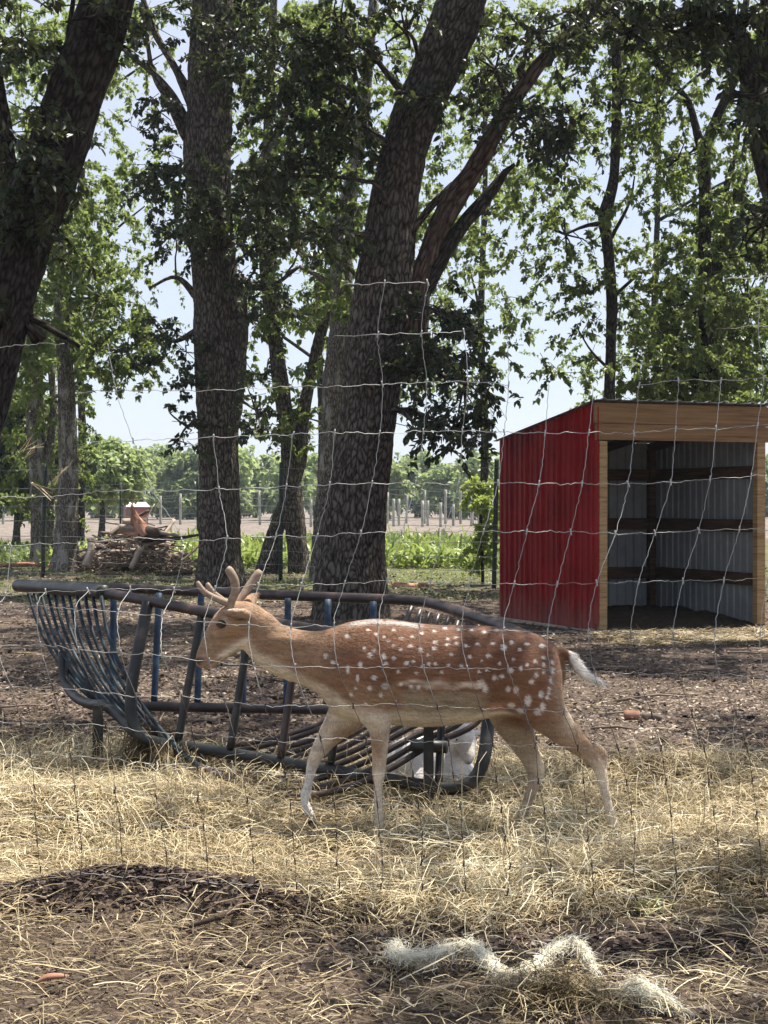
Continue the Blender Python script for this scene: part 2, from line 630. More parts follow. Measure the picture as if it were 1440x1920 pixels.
yr = [-30, -15, -6, 0, 1.5, 2.6]
yy = 3.4
while yy < 460:
    yr.append(yy)
    yy *= 1.0062 if yy < 24 else (1.014 if yy < 80 else 1.05)
yr = np.array(yr)
U = np.linspace(-1, 1, 311)
YY, UU = np.meshgrid(yr, U, indexing='ij')
XX = UU * (3.0 + np.abs(YY) * .48) + np.sign(UU) * np.abs(UU) ** 9 * (30 + .3 * np.abs(YY))
pxy = np.stack([XX, YY], -1)
ZZ = hgt(XX, YY)
HM = haymask(XX, YY)
nearm = np.clip((14 - YY) / 5, 0, 1)
ZZ = ZZ + nearm * (1 - .6 * HM) * .016 * np.abs(fbm(pxy, 22, 3, 21)) - .012 * HM * nearm
n0, n1 = XX.shape
i = np.arange(n0 - 1)[:, None] * n1
j = np.arange(n1 - 1)[None]
Q = np.stack([i + j, i + j + 1, i + n1 + j + 1, i + n1 + j], -1).reshape(-1, 4)
GM = grassmask(XX, YY)
FM = np.clip((YY - 58) / 6, 0, 1)


def ground_mat():
    m, nt, b = mat_new('ground')
    a = nt.nodes.new('ShaderNodeAttribute')
    a.attribute_name = 'zone'
    sp = nt.nodes.new('ShaderNodeSeparateColor')
    nt.links.new(a.outputs['Color'], sp.inputs[0])
    co = coords(nt)
    n1_ = nd(nt, 'ShaderNodeTexNoise', Scale=34.0, Detail=9, Roughness=.7)
    n2_ = nd(nt, 'ShaderNodeTexNoise', Scale=1.6, Detail=5, Roughness=.6)
    vo = nd(nt, 'ShaderNodeTexVoronoi', Scale=26.0)
    for q in (n1_, n2_, vo):
        nt.links.new(co, q.inputs['Vector'])
    dirt = ramp(nt, n1_.outputs[0], [(.30, (.034, .026, .022)), (.48, (.098, .076, .062)), (.64, (.195, .155, .128)), (.8, (.31, .26, .215))])
    hay = ramp(nt, n1_.outputs[0], [(.3, (.045, .03, .016)), (.5, (.12, .083, .042)), (.7, (.26, .19, .10))])
    gr = ramp(nt, n1_.outputs[0], [(.3, (.055, .07, .028)), (.5, (.12, .14, .055)), (.7, (.20, .21, .10))])
    fld = ramp(nt, n2_.outputs[0], [(.3, (.12, .105, .095)), (.5, (.18, .158, .142)), (.7, (.25, .22, .195))])

    def mix(f, c1, c2):
        x = nt.nodes.new('ShaderNodeMixRGB')
        nt.links.new(f, x.inputs[0])
        nt.links.new(c1, x.inputs[1])
        nt.links.new(c2, x.inputs[2])
        return x.outputs[0]
    c = mix(sp.outputs[0], dirt, hay)
    c = mix(sp.outputs[1], c, gr)
    c = mix(sp.outputs[2], c, fld)
    var = ramp(nt, n2_.outputs[0], [(.35, (.72, .70, .70)), (.65, (1.15, 1.12, 1.08))])
    x = nt.nodes.new('ShaderNodeMixRGB')
    x.blend_type = 'MULTIPLY'
    x.inputs[0].default_value = 1
    nt.links.new(c, x.inputs[1])
    nt.links.new(var, x.inputs[2])
    nt.links.new(x.outputs[0], b.inputs['Base Color'])
    b.inputs['Roughness'].default_value = .95
    b.inputs['Specular IOR Level'].default_value = .12
    pr = bump(nt, b, vo.outputs['Distance'], .6, .02)
    bump(nt, b, n1_.outputs[0], .9, .03, pr)
    return m


zone = np.stack([HM, GM * (1 - FM), FM, np.ones_like(HM)], -1).reshape(-1, 4)
ground = mk('ground', np.stack([XX, YY, ZZ], -1).reshape(-1, 3), Q, ground_mat(), attrs={'zone': ('FLOAT_COLOR', zone)})
tag(ground, 'dark brown mulch and dirt ground running out to a pale bare field', 'ground', kind='structure')


# ------------------------------------------------------------------ blades (straw, grass) and flakes
def blades(p, az, L, w, pitch, curl, tone, seg=3, droop=.0):
    """ribbons: p (n,3) root, az heading, pitch elevation, curl sideways bend"""
    n = len(p)
    V = np.zeros((n, seg + 1, 2, 3))
    pos = p.copy()
    a = az.copy()
    e = pitch.copy()
    for s in range(seg + 1):
        d = np.stack([np.cos(a) * np.cos(e), np.sin(a) * np.cos(e), np.sin(e)], -1)
        side = np.stack([-np.sin(a), np.cos(a), np.zeros(n)], -1)
        tilt = rng.uniform(-.7, .7, n)[:, None] if s == 0 else tilt
        sd = side * np.cos(tilt) + np.cross(d, side) * np.sin(tilt)
        ww = (w * (1 - .45 * (s / seg)))[:, None]
        V[:, s, 0] = pos - sd * ww
        V[:, s, 1] = pos + sd * ww
        if s < seg:
            pos = pos + d * (L / seg)[:, None]
            a = a + curl
            e = e - droop * rng.uniform(.5, 1.5, n) + rng.normal(0, .12, n)
    base = np.arange(n)[:, None, None] * (seg + 1) * 2
    s_ = np.arange(seg)[None, :, None] * 2
    F = (base + s_ + np.array([0, 1, 3, 2])[None, None]).reshape(-1, 4)
    T = np.repeat(tone, (seg + 1) * 2)
    return V.reshape(-1, 3), F, T


def straw_field(n, xr, yrange, mask, Lr, wr, zoff=(0, .04), pitch=(.0, .25), name='straw', tonef=None, seg=3, pw=1.0):
    X = []
    tot = 0
    while tot < n:
        y = rng.uniform(yrange[0] ** pw, yrange[1] ** pw, n) ** (1 / pw)
        x = rng.uniform(-1, 1, n) * (xr[0] + xr[1] * y)
        k = rng.uniform(0, 1, n) < mask(x, y)
        X.append(np.stack([x[k], y[k]], -1))
        tot += k.sum()
    X = np.vstack(X)[:n]
    return X


strawV, strawF, strawT = [], [], []
off = 0


def add_straw(p, az, L, w, pitch, curl, tone, seg=3, droop=.0):
    global off
    V, F, T = blades(p, az, L, w, pitch, curl, tone, seg, droop)
    strawV.append(V)
    strawF.append(F + off)
    strawT.append(T)
    off += len(V)


def st_points(n, mask, y0, y1, k0=.7, k1=.30):
    pts = np.zeros((0, 2))
    while len(pts) < n:
        y = rng.uniform(y0, y1, n)
        x = rng.uniform(-1, 1, n) * (k0 + k1 * y)
        m = rng.uniform(0, 1, n) < mask(x, y)
        pts = np.vstack([pts, np.stack([x[m], y[m]], -1)])
    return pts[:n]


def tufty(x, y):
    p = np.stack([x, y], -1)
    return haymask(x, y) * np.clip(.5 + 1.4 * fbm(p, 2.6, 2, 31), .05, 1)


LONGC = .42


def lay(n, mask, y0, y1, zlo, zhi, Lr, wr, pit, droop, tlo, thi, seg=3):
    X = st_points(n, mask, y0, y1)
    z = hgt(X[:, 0], X[:, 1]) + rng.uniform(zlo, zhi, n)
    p = np.column_stack([X, z])
    flow = fbm(X, 1.1, 2, 40) * 3.0
    az = flow + rng.normal(0, .9, n) + np.pi * (rng.uniform(0, 1, n) < .5)
    L = rng.uniform(*Lr, n) * rng.uniform(.6, 1, n)
    w = rng.uniform(*wr, n)
    pitch = np.abs(rng.normal(0, pit, n))
    tone = np.clip(rng.beta(2, 2, n) * (thi - tlo) + tlo + .30 * fbm(X, 1.7, 3, 44), 0, 1)
    add_straw(p, az, L, w, pitch, rng.normal(0, LONGC, n), tone, seg, droop)


lay(40000, haymask, 4.0, 9.6, -.01, .03, (.06, .22), (.0012, .0024), .10, .06, .0, .62, 2)
lay(32000, haymask, 4.0, 9.4, .01, .06, (.06, .26), (.0010, .0020), .30, .25, .12, .95, 3)
lay(17000, tufty, 4.6, 9.0, .0, .05, (.12, .32), (.0011, .0021), .75, .42, .3, 1., 4)
lay(3200, tufty, 5.2, 8.6, .0, .04, (.16, .36), (.0013, .0024), 1.0, .35, .55, 1., 4)
lay(7000, lambda x, y: np.clip(haymask(x, y), .12, 1), 4.0, 5.7, .0, .03, (.05, .24), (.0008, .0017), .18, .15, .05, .9, 4)
LONGC = .12
lay(420, lambda x, y: np.clip(haymask(x, y), .3, 1), 4.1, 6.6, .02, .06, (.16, .38), (.0016, .0026), .2, .10, .7, 1., 4)
LONGC = .42
n = 1100
q_ = G(1050, 1905)
X = np.column_stack([rng.normal(q_[0], .10, n), rng.normal(q_[1] + .02, .05, n)])
add_straw(np.column_stack([X, hgt(X[:, 0], X[:, 1]) + rng.uniform(0, .05, n)]), rng.normal(1.2, 1.0, n) + np.pi, rng.uniform(.04, .13, n), rng.uniform(.0009, .0018, n),
          rng.uniform(-.6, .8, n), rng.normal(0, .3, n), rng.uniform(.05, .6, n), 2, .3)
# straw in front of the shed and thin strands scattered on the mulch
X = np.column_stack([2.2 + 3.2 * rng.uniform(0, 1, 9000) ** .8, rng.uniform(15.2, 17.35, 9000)])
add_straw(np.column_stack([X, hgt(X[:, 0], X[:, 1]) + rng.uniform(0, .02, 9000)]), rng.uniform(0, 6.28, 9000), rng.uniform(.06, .2, 9000), rng.uniform(.002, .0045, 9000),
          np.abs(rng.normal(0, .12, 9000)), rng.normal(0, .3, 9000), np.clip(rng.uniform(.0, .8, 9000) + .3 * fbm(X, 1.5, 2, 14), 0, 1), 2, .1)
n = 5000
X = np.column_stack([rng.uniform(-4.5, 4.5, n), rng.uniform(8.5, 20, n)])
add_straw(np.column_stack([X, hgt(X[:, 0], X[:, 1]) + .006]), rng.uniform(0, 6.28, n), rng.uniform(.05, .25, n), rng.uniform(.002, .004, n),
          np.abs(rng.normal(0, .05, n)), rng.normal(0, .3, n), rng.uniform(.0, .8, n), 2, .05)
o = mk('straw', np.vstack(strawV), np.vstack(strawF), MT['straw'], attrs={'tone': ('FLOAT', np.concatenate(strawT))}, smooth=False)
tag(o, 'loose tan hay and straw spread thick over the near ground', 'hay', kind='stuff')
# hay heaped and hanging under the feeder's left corner
strawV, strawF, strawT = [], [], []
off = 0
n = 2600
c = P(283, 1440, 7.98)
X = np.column_stack([c[0] + rng.normal(0, .055, n), c[1] + rng.normal(0, .06, n), rng.uniform(.02, .26, n)])
X[:, 0] += rng.normal(0, .05, n) * (X[:, 2] < .1)
add_straw(X, rng.uniform(0, 6.28, n), rng.uniform(.05, .17, n), rng.uniform(.0011, .002, n), rng.uniform(-1.5, .4, n), rng.normal(0, .4, n), rng.uniform(0, .34, n), 3, .1)
n = 700
t = rng.uniform(0, 1, n)
X = np.array([P(300 + 110 * q, 1400 + 12 * q, 7.68) for q in t]) + rng.normal(0, .02, (n, 3))
add_straw(X, rng.uniform(0, 6.28, n), rng.uniform(.04, .12, n), rng.uniform(.0011, .0018, n), rng.uniform(-1.5, -.4, n), rng.normal(0, .4, n), rng.uniform(.1, .5, n), 3, .1)
n = 500
X = np.array([P(530, 1468, 7.4)] * n) + rng.normal(0, 1, (n, 3)) * np.array([.075, .08, .022])
add_straw(X, rng.uniform(0, 6.28, n), rng.uniform(.06, .16, n), rng.uniform(.0012, .0022, n), rng.normal(0, .3, n), rng.normal(0, .4, n), rng.uniform(.5, 1, n), 3, .1)
o = mk('hanging_hay', np.vstack(strawV), np.vstack(strawF), MT['straw'], attrs={'tone': ('FLOAT', np.concatenate(strawT))}, smooth=False)
tag(o, 'dark wad of old hay hanging from the feeder rails', 'hay', kind='stuff')


def flakes(pos, nrm_tilt, L, W, tone, thick=0):
    n = len(pos)
    az = rng.uniform(0, 6.28, n)
    t1 = rng.normal(0, nrm_tilt, n)
    t2 = rng.normal(0, nrm_tilt, n)
    a = np.stack([np.cos(az) * np.cos(t1), np.sin(az) * np.cos(t1), np.sin(t1)], -1)
    b0 = np.stack([-np.sin(az), np.cos(az), np.zeros(n)], -1)
    c0 = np.cross(a, b0)
    b = b0 * np.cos(t2)[:, None] + c0 * np.sin(t2)[:, None]
    up = np.cross(a, b)
    L = L[:, None]
    W = W[:, None]
    V = np.stack([pos - a * L, pos - b * W + up * W * .3, pos + a * L, pos + b * W + up * W * .25], 1)
    V = V + rng.normal(0, 1, V.shape) * W[:, :, None] * .18
    F = np.arange(n * 4).reshape(-1, 4)
    tri = np.vstack([F[:, [0, 1, 2]], F[:, [0, 2, 3]]])
    return V.reshape(-1, 3), tri, np.repeat(tone, 4)


# leaf litter / bark mulch
LV, LT_, LF, lo = [], [], [], 0
for (n, y0, y1, s, msk) in ((44000, 7.5, 13, (.006, .022), 1), (28000, 12, 24, (.010, .032), 0), (16000, 4.0, 7.6, (.005, .014), 2), (9000, 22, 34, (.02, .05), 0)):
    y = rng.uniform(y0, y1, n)
    x = rng.uniform(-1, 1, n) * (.9 + .30 * y)
    if msk:
        k = rng.uniform(0, 1, n) > haymask(x, y) * (1.1 if msk == 2 else 1.0)
        x, y = x[k], y[k]
    n = len(x)
    z = hgt(x, y) + rng.uniform(.006, .022, n)
    L = rng.uniform(*s, n)
    tone = np.clip(rng.beta(1.7, 1.8, n) + .35 * fbm(np.stack([x, y], -1), .8, 2, 50), 0, 1)
    V, F, T = flakes(np.column_stack([x, y, z]), .28, L, L * rng.uniform(.3, .7, n), tone)
    LV.append(V); LF.append(F + lo); LT_.append(T); lo += len(V)
o = mk('leaf_litter', np.vstack(LV), np.vstack(LF), MT['litter'], attrs={'tone': ('FLOAT', np.concatenate(LT_))}, smooth=False)
tag(o, 'brown dead leaves and bark chips littering the shaded ground', 'leaf litter', kind='stuff')

# soil clods on the dirt mounds
ico = np.array([[0, 0, .62], [.9, 0, .15], [.25, .85, .1], [-.75, .5, .15], [-.7, -.55, .05], [.3, -.85, .15], [0, 0, -.6]])
icf = np.array([[0, 1, 2], [0, 2, 3], [0, 3, 4], [0, 4, 5], [0, 5, 1], [6, 2, 1], [6, 3, 2], [6, 4, 3], [6, 5, 4], [6, 1, 5]])
cl = []
for (cx, cy, sx, sy, n, s) in ((-.80, 5.30, .45, .12, 5200, .0078), (-.35, 5.2, .2, .10, 1200, .0085), (.9, 4.82, .55, .10, 4500, .0095), (.1, 5.0, .5, .2, 700, .007),
                               (0, 4.6, 1.3, .3, 3000, .0065), (.3, 10, 2.6, 1.6, 1500, .018), (-2, 11, 1.6, 2, 800, .02)):
    x = rng.normal(cx, sx * .8, n)
    y = rng.normal(cy, sy * .8, n)
    ss = s * rng.lognormal(-.2, .42, n)
    cl.append(np.column_stack([x, y, hgt(x, y) + ss * .3, ss]))
cl = np.vstack(cl)
n = len(cl)
V = ico[None] * rng.uniform(.6, 1.3, (n, 7, 1)) + rng.normal(0, .15, (n, 7, 3))
ra = rng.uniform(0, 6.28, n)
V = np.stack([V[..., 0] * np.cos(ra)[:, None] - V[..., 1] * np.sin(ra)[:, None], V[..., 0] * np.sin(ra)[:, None] + V[..., 1] * np.cos(ra)[:, None], V[..., 2] * .75], -1)
V = V * cl[:, None, 3:4] + cl[:, None, :3]
F = (np.arange(n)[:, None, None] * 7 + icf[None]).reshape(-1, 3)
o = mk('soil_clods', V.reshape(-1, 3), F, MT['clod'], attrs={'tone': ('FLOAT', np.repeat(rng.uniform(0, 1, n), 7))}, smooth=False)
tag(o, 'dark crumbly soil clods heaped in low mounds', 'soil', kind='stuff')


# ------------------------------------------------------------------ foliage
def leafmesh(p, d, L, W, tone, six=True):
    """p base, d unit direction; folded leaves"""
    n = len(p)
    r = rng.normal(0, 1, (n, 3))
    up = np.array([0, 0, 1.]) + r * .65
    s = np.cross(d, up)
    s /= np.linalg.norm(s, axis=1)[:, None] + 1e-9
    nn = np.cross(s, d)
    L = L[:, None]
    W = W[:, None]
    dr = -np.array([0, 0, 1.]) * L * rng.uniform(0, .35, (n, 1))
    fold = nn * W * .35
    if six:
        a1 = rng.uniform(.22, .4, (n, 1))
        a2 = rng.uniform(.6, .8, (n, 1))
        w2 = rng.uniform(.5, 1.0, (n, 1))
        V = np.stack([p, p + d * L * a1 + s * W + fold + dr * .2, p + d * L * a2 + s * W * w2 + fold + dr * .6, p + d * L + dr,
                      p + d * L * a2 - s * W * w2 + fold + dr * .6, p + d * L * a1 - s * W + fold + dr * .2], 1)
        b = np.arange(n)[:, None] * 6
        F = np.vstack([b + np.array([0, 1, 2, 3]), b + np.array([0, 3, 4, 5])])
        return V.reshape(-1, 3), F, np.repeat(tone, 6)
    V = np.stack([p, p + d * L * .45 + s * W + fold, p + d * L + dr, p + d * L * .45 - s * W + fold], 1)
    b = np.arange(n)[:, None] * 4
    F = b + np.array([0, 1, 2, 3])
    return V.reshape(-1, 3), F, np.repeat(tone, 4)


class Tree:
    def __init__(s, name, label, Y, bark, leaf, cat='tree', group=None, lsize=.10, six=True):
        s.name, s.label, s.Y, s.bark, s.leaf, s.cat, s.group = name, label, Y, bark, leaf, cat, group
        s.lsize, s.six = lsize, six
        s.root = None
        s.sprays = []
        s.tones = []
        s.paths = []
        s.tw = MB()
        s.limbs = []

    def stem(s, pts, part='trunk', flare=0., k=40, rough=.05, bark=None, step=.09, ground=False, label=None):
        """pts rows px,py,width_px[,Y]"""
        rows = []
        for q in pts:
            Y = q[3] if len(q) > 3 else s.Y
            c = P(q[0], q[1], Y)
            rows.append([*c, M(q[2], Y) / 2])
        C = cat_curve(rows, step)
        C[:, 3] = np.maximum(C[:, 3], .006)
        if ground:
            b = C[0].copy()
            g = float(hgt(b[0], b[1]))
            if s.root is None:
                s.root = thing(s.name, (b[0], b[1], g), s.label, s.cat, s.group)
            if b[2] > g - .1:
                ex = C[0].copy()
                ex[2] = g - .15
                C = np.vstack([ex, C])
            h = C[:, 2] - g
            C[:, 3] *= 1 + flare * np.exp(-np.maximum(h, 0) / .35)
        V, F, S = tube(C[:, :3], C[:, 3], k)
        # ridged, buttressed surface
        cen = np.repeat(C[:, :3], k, 0)
        cen = np.vstack([cen, C[0, :3], C[-1, :3]])
        rad = np.append(np.repeat(C[:, 3], k), [C[0, 3], C[-1, 3]])
        dirv = V - cen
        rid = 1 - 2 * np.abs(noise(S * np.array([1, 1, .17]) + .05 * noise(S, 5, 3)[:, None], 22, 4))
        rel = 1 + rough * 1.0 * fbm(S * np.array([1, 1, .3]), 12, 3, 2) + np.clip(.018 / np.maximum(rad, .02), 0, .09) * rid + .05 * fbm(S * np.array([1, 1, .6]), 2.0, 2, 5)
        if flare:
            hh = np.exp(-np.maximum(V[:, 2] - V[:, 2].min(), 0) / .5)
            ang = np.arctan2(dirv[:, 1], dirv[:, 0])
            rel += hh * flare * .35 * np.sin(ang * 5 + 1.3)
        V = cen + dirv * rel[:, None]
        if s.root is None:
            b = C[0]
            s.root = thing(s.name, (b[0], b[1], 0), s.label, s.cat, s.group)
        o = mk(part, V, F, bark or s.bark, s.root, {'bark': ('FLOAT_VECTOR', S)})
        if label: o['label'] = label
        s.paths.append(C)
        return C

    def clump(s, px, py, rx, ry, n, Y=None, ry_m=None, tone=.5, limb=True, world_=None, thr=-.25, nl=20, spray=.38):
        """ellipsoid of sprays"""
        if world_ is None:
            Y = Y or s.Y
            c = P(px, py, Y)
            r = np.array([M(rx, Y), ry_m or max(.5, M(rx, Y)), M(ry, Y)])
        else:
            c, r = np.array(world_[0], float), np.array(world_[1], float)
        u = rng.normal(0, 1, (n * 3, 3))
        u /= np.linalg.norm(u, axis=1)[:, None]
        q = c + u * r * (rng.uniform(0, 1, (n * 3, 1)) ** .42)
        g = fbm(q, 1.15, 2, 61)
        q = q[g > thr][:n]
        n = len(q)
        if n == 0: return
        s.sprays.append(np.column_stack([q, np.full(n, tone), np.full(n, nl), np.full(n, spray)]))
        if limb and s.paths:
            A = np.vstack([p_ for p_ in s.paths])
            dd = np.linalg.norm((A[:, :3] - c) * np.array([1, 1, .6]), axis=1) + np.where(A[:, 2] > c[2] + .3, 3, 0)
            a = A[np.argmin(dd)]
            mid = (a[:3] + c) / 2 + np.array([rng.normal(0, .15), rng.normal(0, .15), np.linalg.norm(a[:3] - c) * .10])
            r0 = min(a[3] * .5, .05)
            C = cat_curve([[*a[:3], r0], [*mid, r0 * .65], [*c, r0 * .35]], .15)
            C[:, :3] += rng.normal(0, .02, C[:, :3].shape)
            bm_ = MB()
            bm_.tube(C[:, :3], C[:, 3], 6, cap=False)
            for e in q[rng.choice(n, min(n, 9), replace=False)]:
                m2 = (c + e) / 2 + rng.normal(0, .08, 3)
                C2 = cat_curve([[*c, r0 * .35], [*m2, r0 * .25], [*e, .004]], .15)
                bm_.tube(C2[:, :3], C2[:, 3], 5, cap=False)
            bm_.build('branch', s.bark, s.root)

    def fill(s, x0, x1, y0, y1, n, dens, Y=None, dY=2.0, tone=.5, nl=20, spray=.4, thr=-.3):
        Y = Y or s.Y
        a = rng.uniform([x0, y0], [x1, y1], (n * 2, 2))
        k = rng.uniform(0, 1, len(a)) < dens(a[:, 0], a[:, 1])
        a = a[k][:int(n * .84)]
        Ys = Y + rng.uniform(-dY, dY, len(a))
        q = np.array([P(b[0], b[1], yv) for b, yv in zip(a, Ys)]).reshape(-1, 3)
        g = fbm(q, .9, 2, 71)
        q = q[g > thr]
        s.sprays.append(np.column_stack([q, np.full(len(q), tone), np.full(len(q), nl), np.full(len(q), spray)]))

    def finish(s):
        if s.tw.n:
            s.tw.build('branch', s.bark, s.root)
        if not s.sprays: return
        A = np.vstack(s.sprays)
        n = len(A)
        td = rng.normal(0, 1, (n, 3)) * np.array([1, 1, .5]) + np.array([0, 0, -.15])
        td /= np.linalg.norm(td, axis=1)[:, None]
        nl = (A[:, 4] * (1.35 if s.lsize < .125 else 2.0 if s.six else 1)).astype(int)
        idx = np.repeat(np.arange(n), nl)
        t = rng.uniform(0, 1, len(idx))
        L = A[idx, 5] * rng.uniform(.7, 1.2, n)[idx]
        base = A[idx, :3] + td[idx] * (t * L)[:, None] + np.array([0, 0, -1.]) * ((t ** 2) * L * .35)[:, None]
        d = rng.normal(0, 1, (len(idx), 3)) + td[idx] * .7 + np.array([0, 0, -.55])
        d /= np.linalg.norm(d, axis=1)[:, None]
        ls = s.lsize * (.72 if s.lsize < .125 else .64 if s.six else 1.) * rng.uniform(.5, 1.3, len(idx))
        tone = np.clip(A[idx, 3] + .5 * (rng.beta(2, 2, len(idx)) - .5) + .35 * (rng.uniform(0, 1, n)[idx] - .5), 0, 1)
        W_ = ls * rng.uniform(.24, .40, len(idx)) * (1 if s.lsize < .125 else 1.15)
        lo_ = (A[idx, 4] == 16) | (not s.six) | (s.lsize >= .125)
        base = base + d * ls[:, None] * .15
        V, F, T, nv = [], [], [], 0
        for sel_, six_ in ((lo_, False), (~lo_, True)):
            if sel_.any():
                v_, f_, t_ = leafmesh(base[sel_], d[sel_], ls[sel_] * (1 if six_ else 1.05), W_[sel_] * (1 if six_ else 1.1), tone[sel_], six_)
                V.append(v_); F.append(f_ + nv); T.append(t_); nv += len(v_)
        V, F, T = np.vstack(V), np.vstack(F), np.concatenate(T)
        mk('crown', V, F, s.leaf, s.root, {'tone': ('FLOAT', T)}, smooth=False)
        # twigs that carry the sprays
        if s.six:
            k = 3
            sel = np.where(A[:, 4] != 16)[0]
            P0 = A[sel, :3] - td[sel] * .12
            P1 = A[sel, :3] + td[sel] * (A[sel, 5] * .55)[:, None] + np.array([0, 0, -.03])
            P2 = A[sel, :3] + td[sel] * A[sel, 5][:, None] + np.array([0, 0, -.12])
            r = np.array([.006, .0045, .002])
            up = np.cross(td[sel], [0.3, .2, .9])
            up /= np.linalg.norm(up, axis=1)[:, None]
            up2 = np.cross(td[sel], up)
            V = np.zeros((len(sel), 3, 3, 3))
            for a_, pp in enumerate((P0, P1, P2)):
                for b_ in range(3):
                    an = b_ * 2.094
                    V[:, a_, b_] = pp + r[a_] * (up * math.cos(an) + up2 * math.sin(an))
            F = []
            for a_ in range(2):
                for b_ in range(3):
                    F.append([a_ * 3 + b_, a_ * 3 + (b_ + 1) % 3, a_ * 3 + 3 + (b_ + 1) % 3, a_ * 3 + 3 + b_])
            F = (np.arange(len(sel))[:, None, None] * 9 + np.array(F)[None]).reshape(-1, 4)
            o = mk('twigs', V.reshape(-1, 3), F, s.bark, s.root, {'bark': ('FLOAT_VECTOR', V.reshape(-1, 3))})
            o['kind'] = 'stuff'


DM = np.array([
    [.9, .8, .5, .8, .85, .8, .7, .7, .5, .55, .8, .8],
    [.8, .6, .15, .7, .85, .8, .7, .6, .5, .35, .7, .6],
    [.8, .5, .30, .7, .8, .7, .5, .6, .5, .3, .45, .6],
    [.9, .7, .55, .9, .95, .8, .6, .6, .6, .3, .4, .8],
    [.9, .8, .4, .7, .8, .8, .6, .7, .5, .3, .5, .8],
    [.8, .8, .25, .3, .45, .5, .4, .6, .25, .3, .65, .8],
    [.8, .9, .35, .3, .35, .4, .7, .7, .4, .35, .8, .9],
    [.8, .35, .0, .25, .35, .3, .6, .45, .1, .6, .9, .9],
    [.9, .6, .05, .3, .3, .3, .5, .25, .0, .5, .5, .5]])


def dens(px, py):
    fx = np.clip(px / 120 - .5, 0, 10.999)
    fy = np.clip(py / 100 - .5, 0, 7.999)
    i0, j0 = fx.astype(int), fy.astype(int)
    u, v = fx - i0, fy - j0
    d = DM[j0, i0] * (1 - u) * (1 - v) + DM[j0, i0 + 1] * u * (1 - v) + DM[j0 + 1, i0] * (1 - u) * v + DM[j0 + 1, i0 + 1] * u * v
    d = d + .25 * fbm(np.stack([px, py], -1), 1 / 70., 2, 77)
    return np.clip(d, 0, 1) ** 1.6


def overhead(t, x0, x1, y0, y1, n, seed=5, zadd=3.0, thr=-.03):
    x = rng.uniform(x0, x1, n * 2)
    y = rng.uniform(y0, y1, n * 2)
    zl = np.maximum(5.2, 2.1 + .36 * y)
    z = zl + rng.uniform(0, zadd, n * 2)
    # project along the sun onto the ground so that sun pools stay open
    gx = x - TOSUN.x / TOSUN.z * z
    gy = y - TOSUN.y / TOSUN.z * z
    g = fbm(np.stack([gx, gy * .8], -1), .62, 3, seed)
    k = g < (.03 + .0 * gy - .05 * np.exp(-((gy - 6.0) / .7) ** 2) - .16 * np.exp(-((gy - 11.) / 1.8) ** 2) + .12 * np.exp(-((gy - 8.2) / .7) ** 2) + .07 * np.exp(-((gy - 4.9) / .5) ** 2) + .17 * np.exp(-((gy - 15.5) / 3.2) ** 2))
    q = np.column_stack([x, y, z])[k][:n]
    t.sprays.append(np.column_stack([q, np.full(len(q), .45), np.full(len(q), 16), np.full(len(q), .45)]))


trees = []

# T1 big leaning trunk at left
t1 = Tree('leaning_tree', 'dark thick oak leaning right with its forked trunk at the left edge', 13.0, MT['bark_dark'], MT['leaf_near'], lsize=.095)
t1.stem([(-160, 1255, 150), (-110, 1000, 132), (-60, 800, 125), (-8, 600, 118), (45, 430, 112), (100, 300, 106), (140, 180, 98), (178, 80, 96), (212, -40, 92), (250, -200, 70), (270, -420, 40)], ground=True, flare=.4, k=96, step=.07)
t1.stem([(40, 440, 70), (15, 330, 36), (6, 230, 30), (-12, 120, 26), (-20, -20, 24)], 'limb', k=20)
t1.stem([(118, 240, 40), (118, 150, 14), (128, 70, 11), (140, -20, 9)], 'limb', k=12)
t1.stem([(75, 640, 30), (45, 590, 16), (100, 620, 12), (150, 650, 7)], 'limb', k=10)
for c in ((55, 330, 95, 70, 26, .35), (20, 430, 90, 70, 30, .25), (90, 260, 60, 60, 10, .4), (40, 60, 110, 60, 34, .6), (180, 30, 70, 40, 14, .4), (-40, 560, 60, 80, 16, .3), (100, 20, 90, 40, 22, .5)):
    t1.clump(c[0], c[1], c[2], c[3], c[4], tone=c[5], Y=12.6, ry_m=.9)
overhead(t1, -5.5, .6, 5.5, 15.5, 1900, zadd=3.2)
trees.append(t1)

# T2
t2 = Tree('oak_tree', 'straight upright oak trunk behind the young buck\'s antlers', 25.0, MT['bark_oak'], MT['leaf_near'], lsize=.13)
t2.stem([(412, 1108, 83), (412, 1060, 76), (411, 1000, 74), (411, 900, 72), (408, 780, 74), (404, 680, 76), (402, 560, 77), (400, 480, 83), (394, 400, 81), (390, 300, 83), (393, 200, 83), (396, 100, 81), (398, 0, 76), (400, -150, 63), (400, -350, 36)], ground=True, flare=.28, k=104, step=.07)
t2.stem([(425, 800, 50), (437, 700, 46), (442, 600, 44), (440, 520, 40)], 'limb', k=24, label='pale limb pressed against the trunk')
for pts in ([(360, 320, 30), (345, 220, 16), (300, 150, 12), (240, 100, 8), (210, 70, 5)], [(365, 200, 26), (330, 130, 14), (290, 60, 12), (262, -20, 9)], [(350, 260, 18), (315, 190, 12), (285, 130, 9), (270, 20, 6)],
            [(440, 400, 24), (490, 300, 14), (540, 200, 12), (560, 60, 9)], [(440, 520, 20), (500, 540, 10), (560, 500, 7)], [(372, 560, 16), (330, 520, 8), (280, 540, 5)], [(370, 620, 14), (320, 640, 6), (285, 600, 4)]):
    t2.stem(pts, 'limb', k=10)
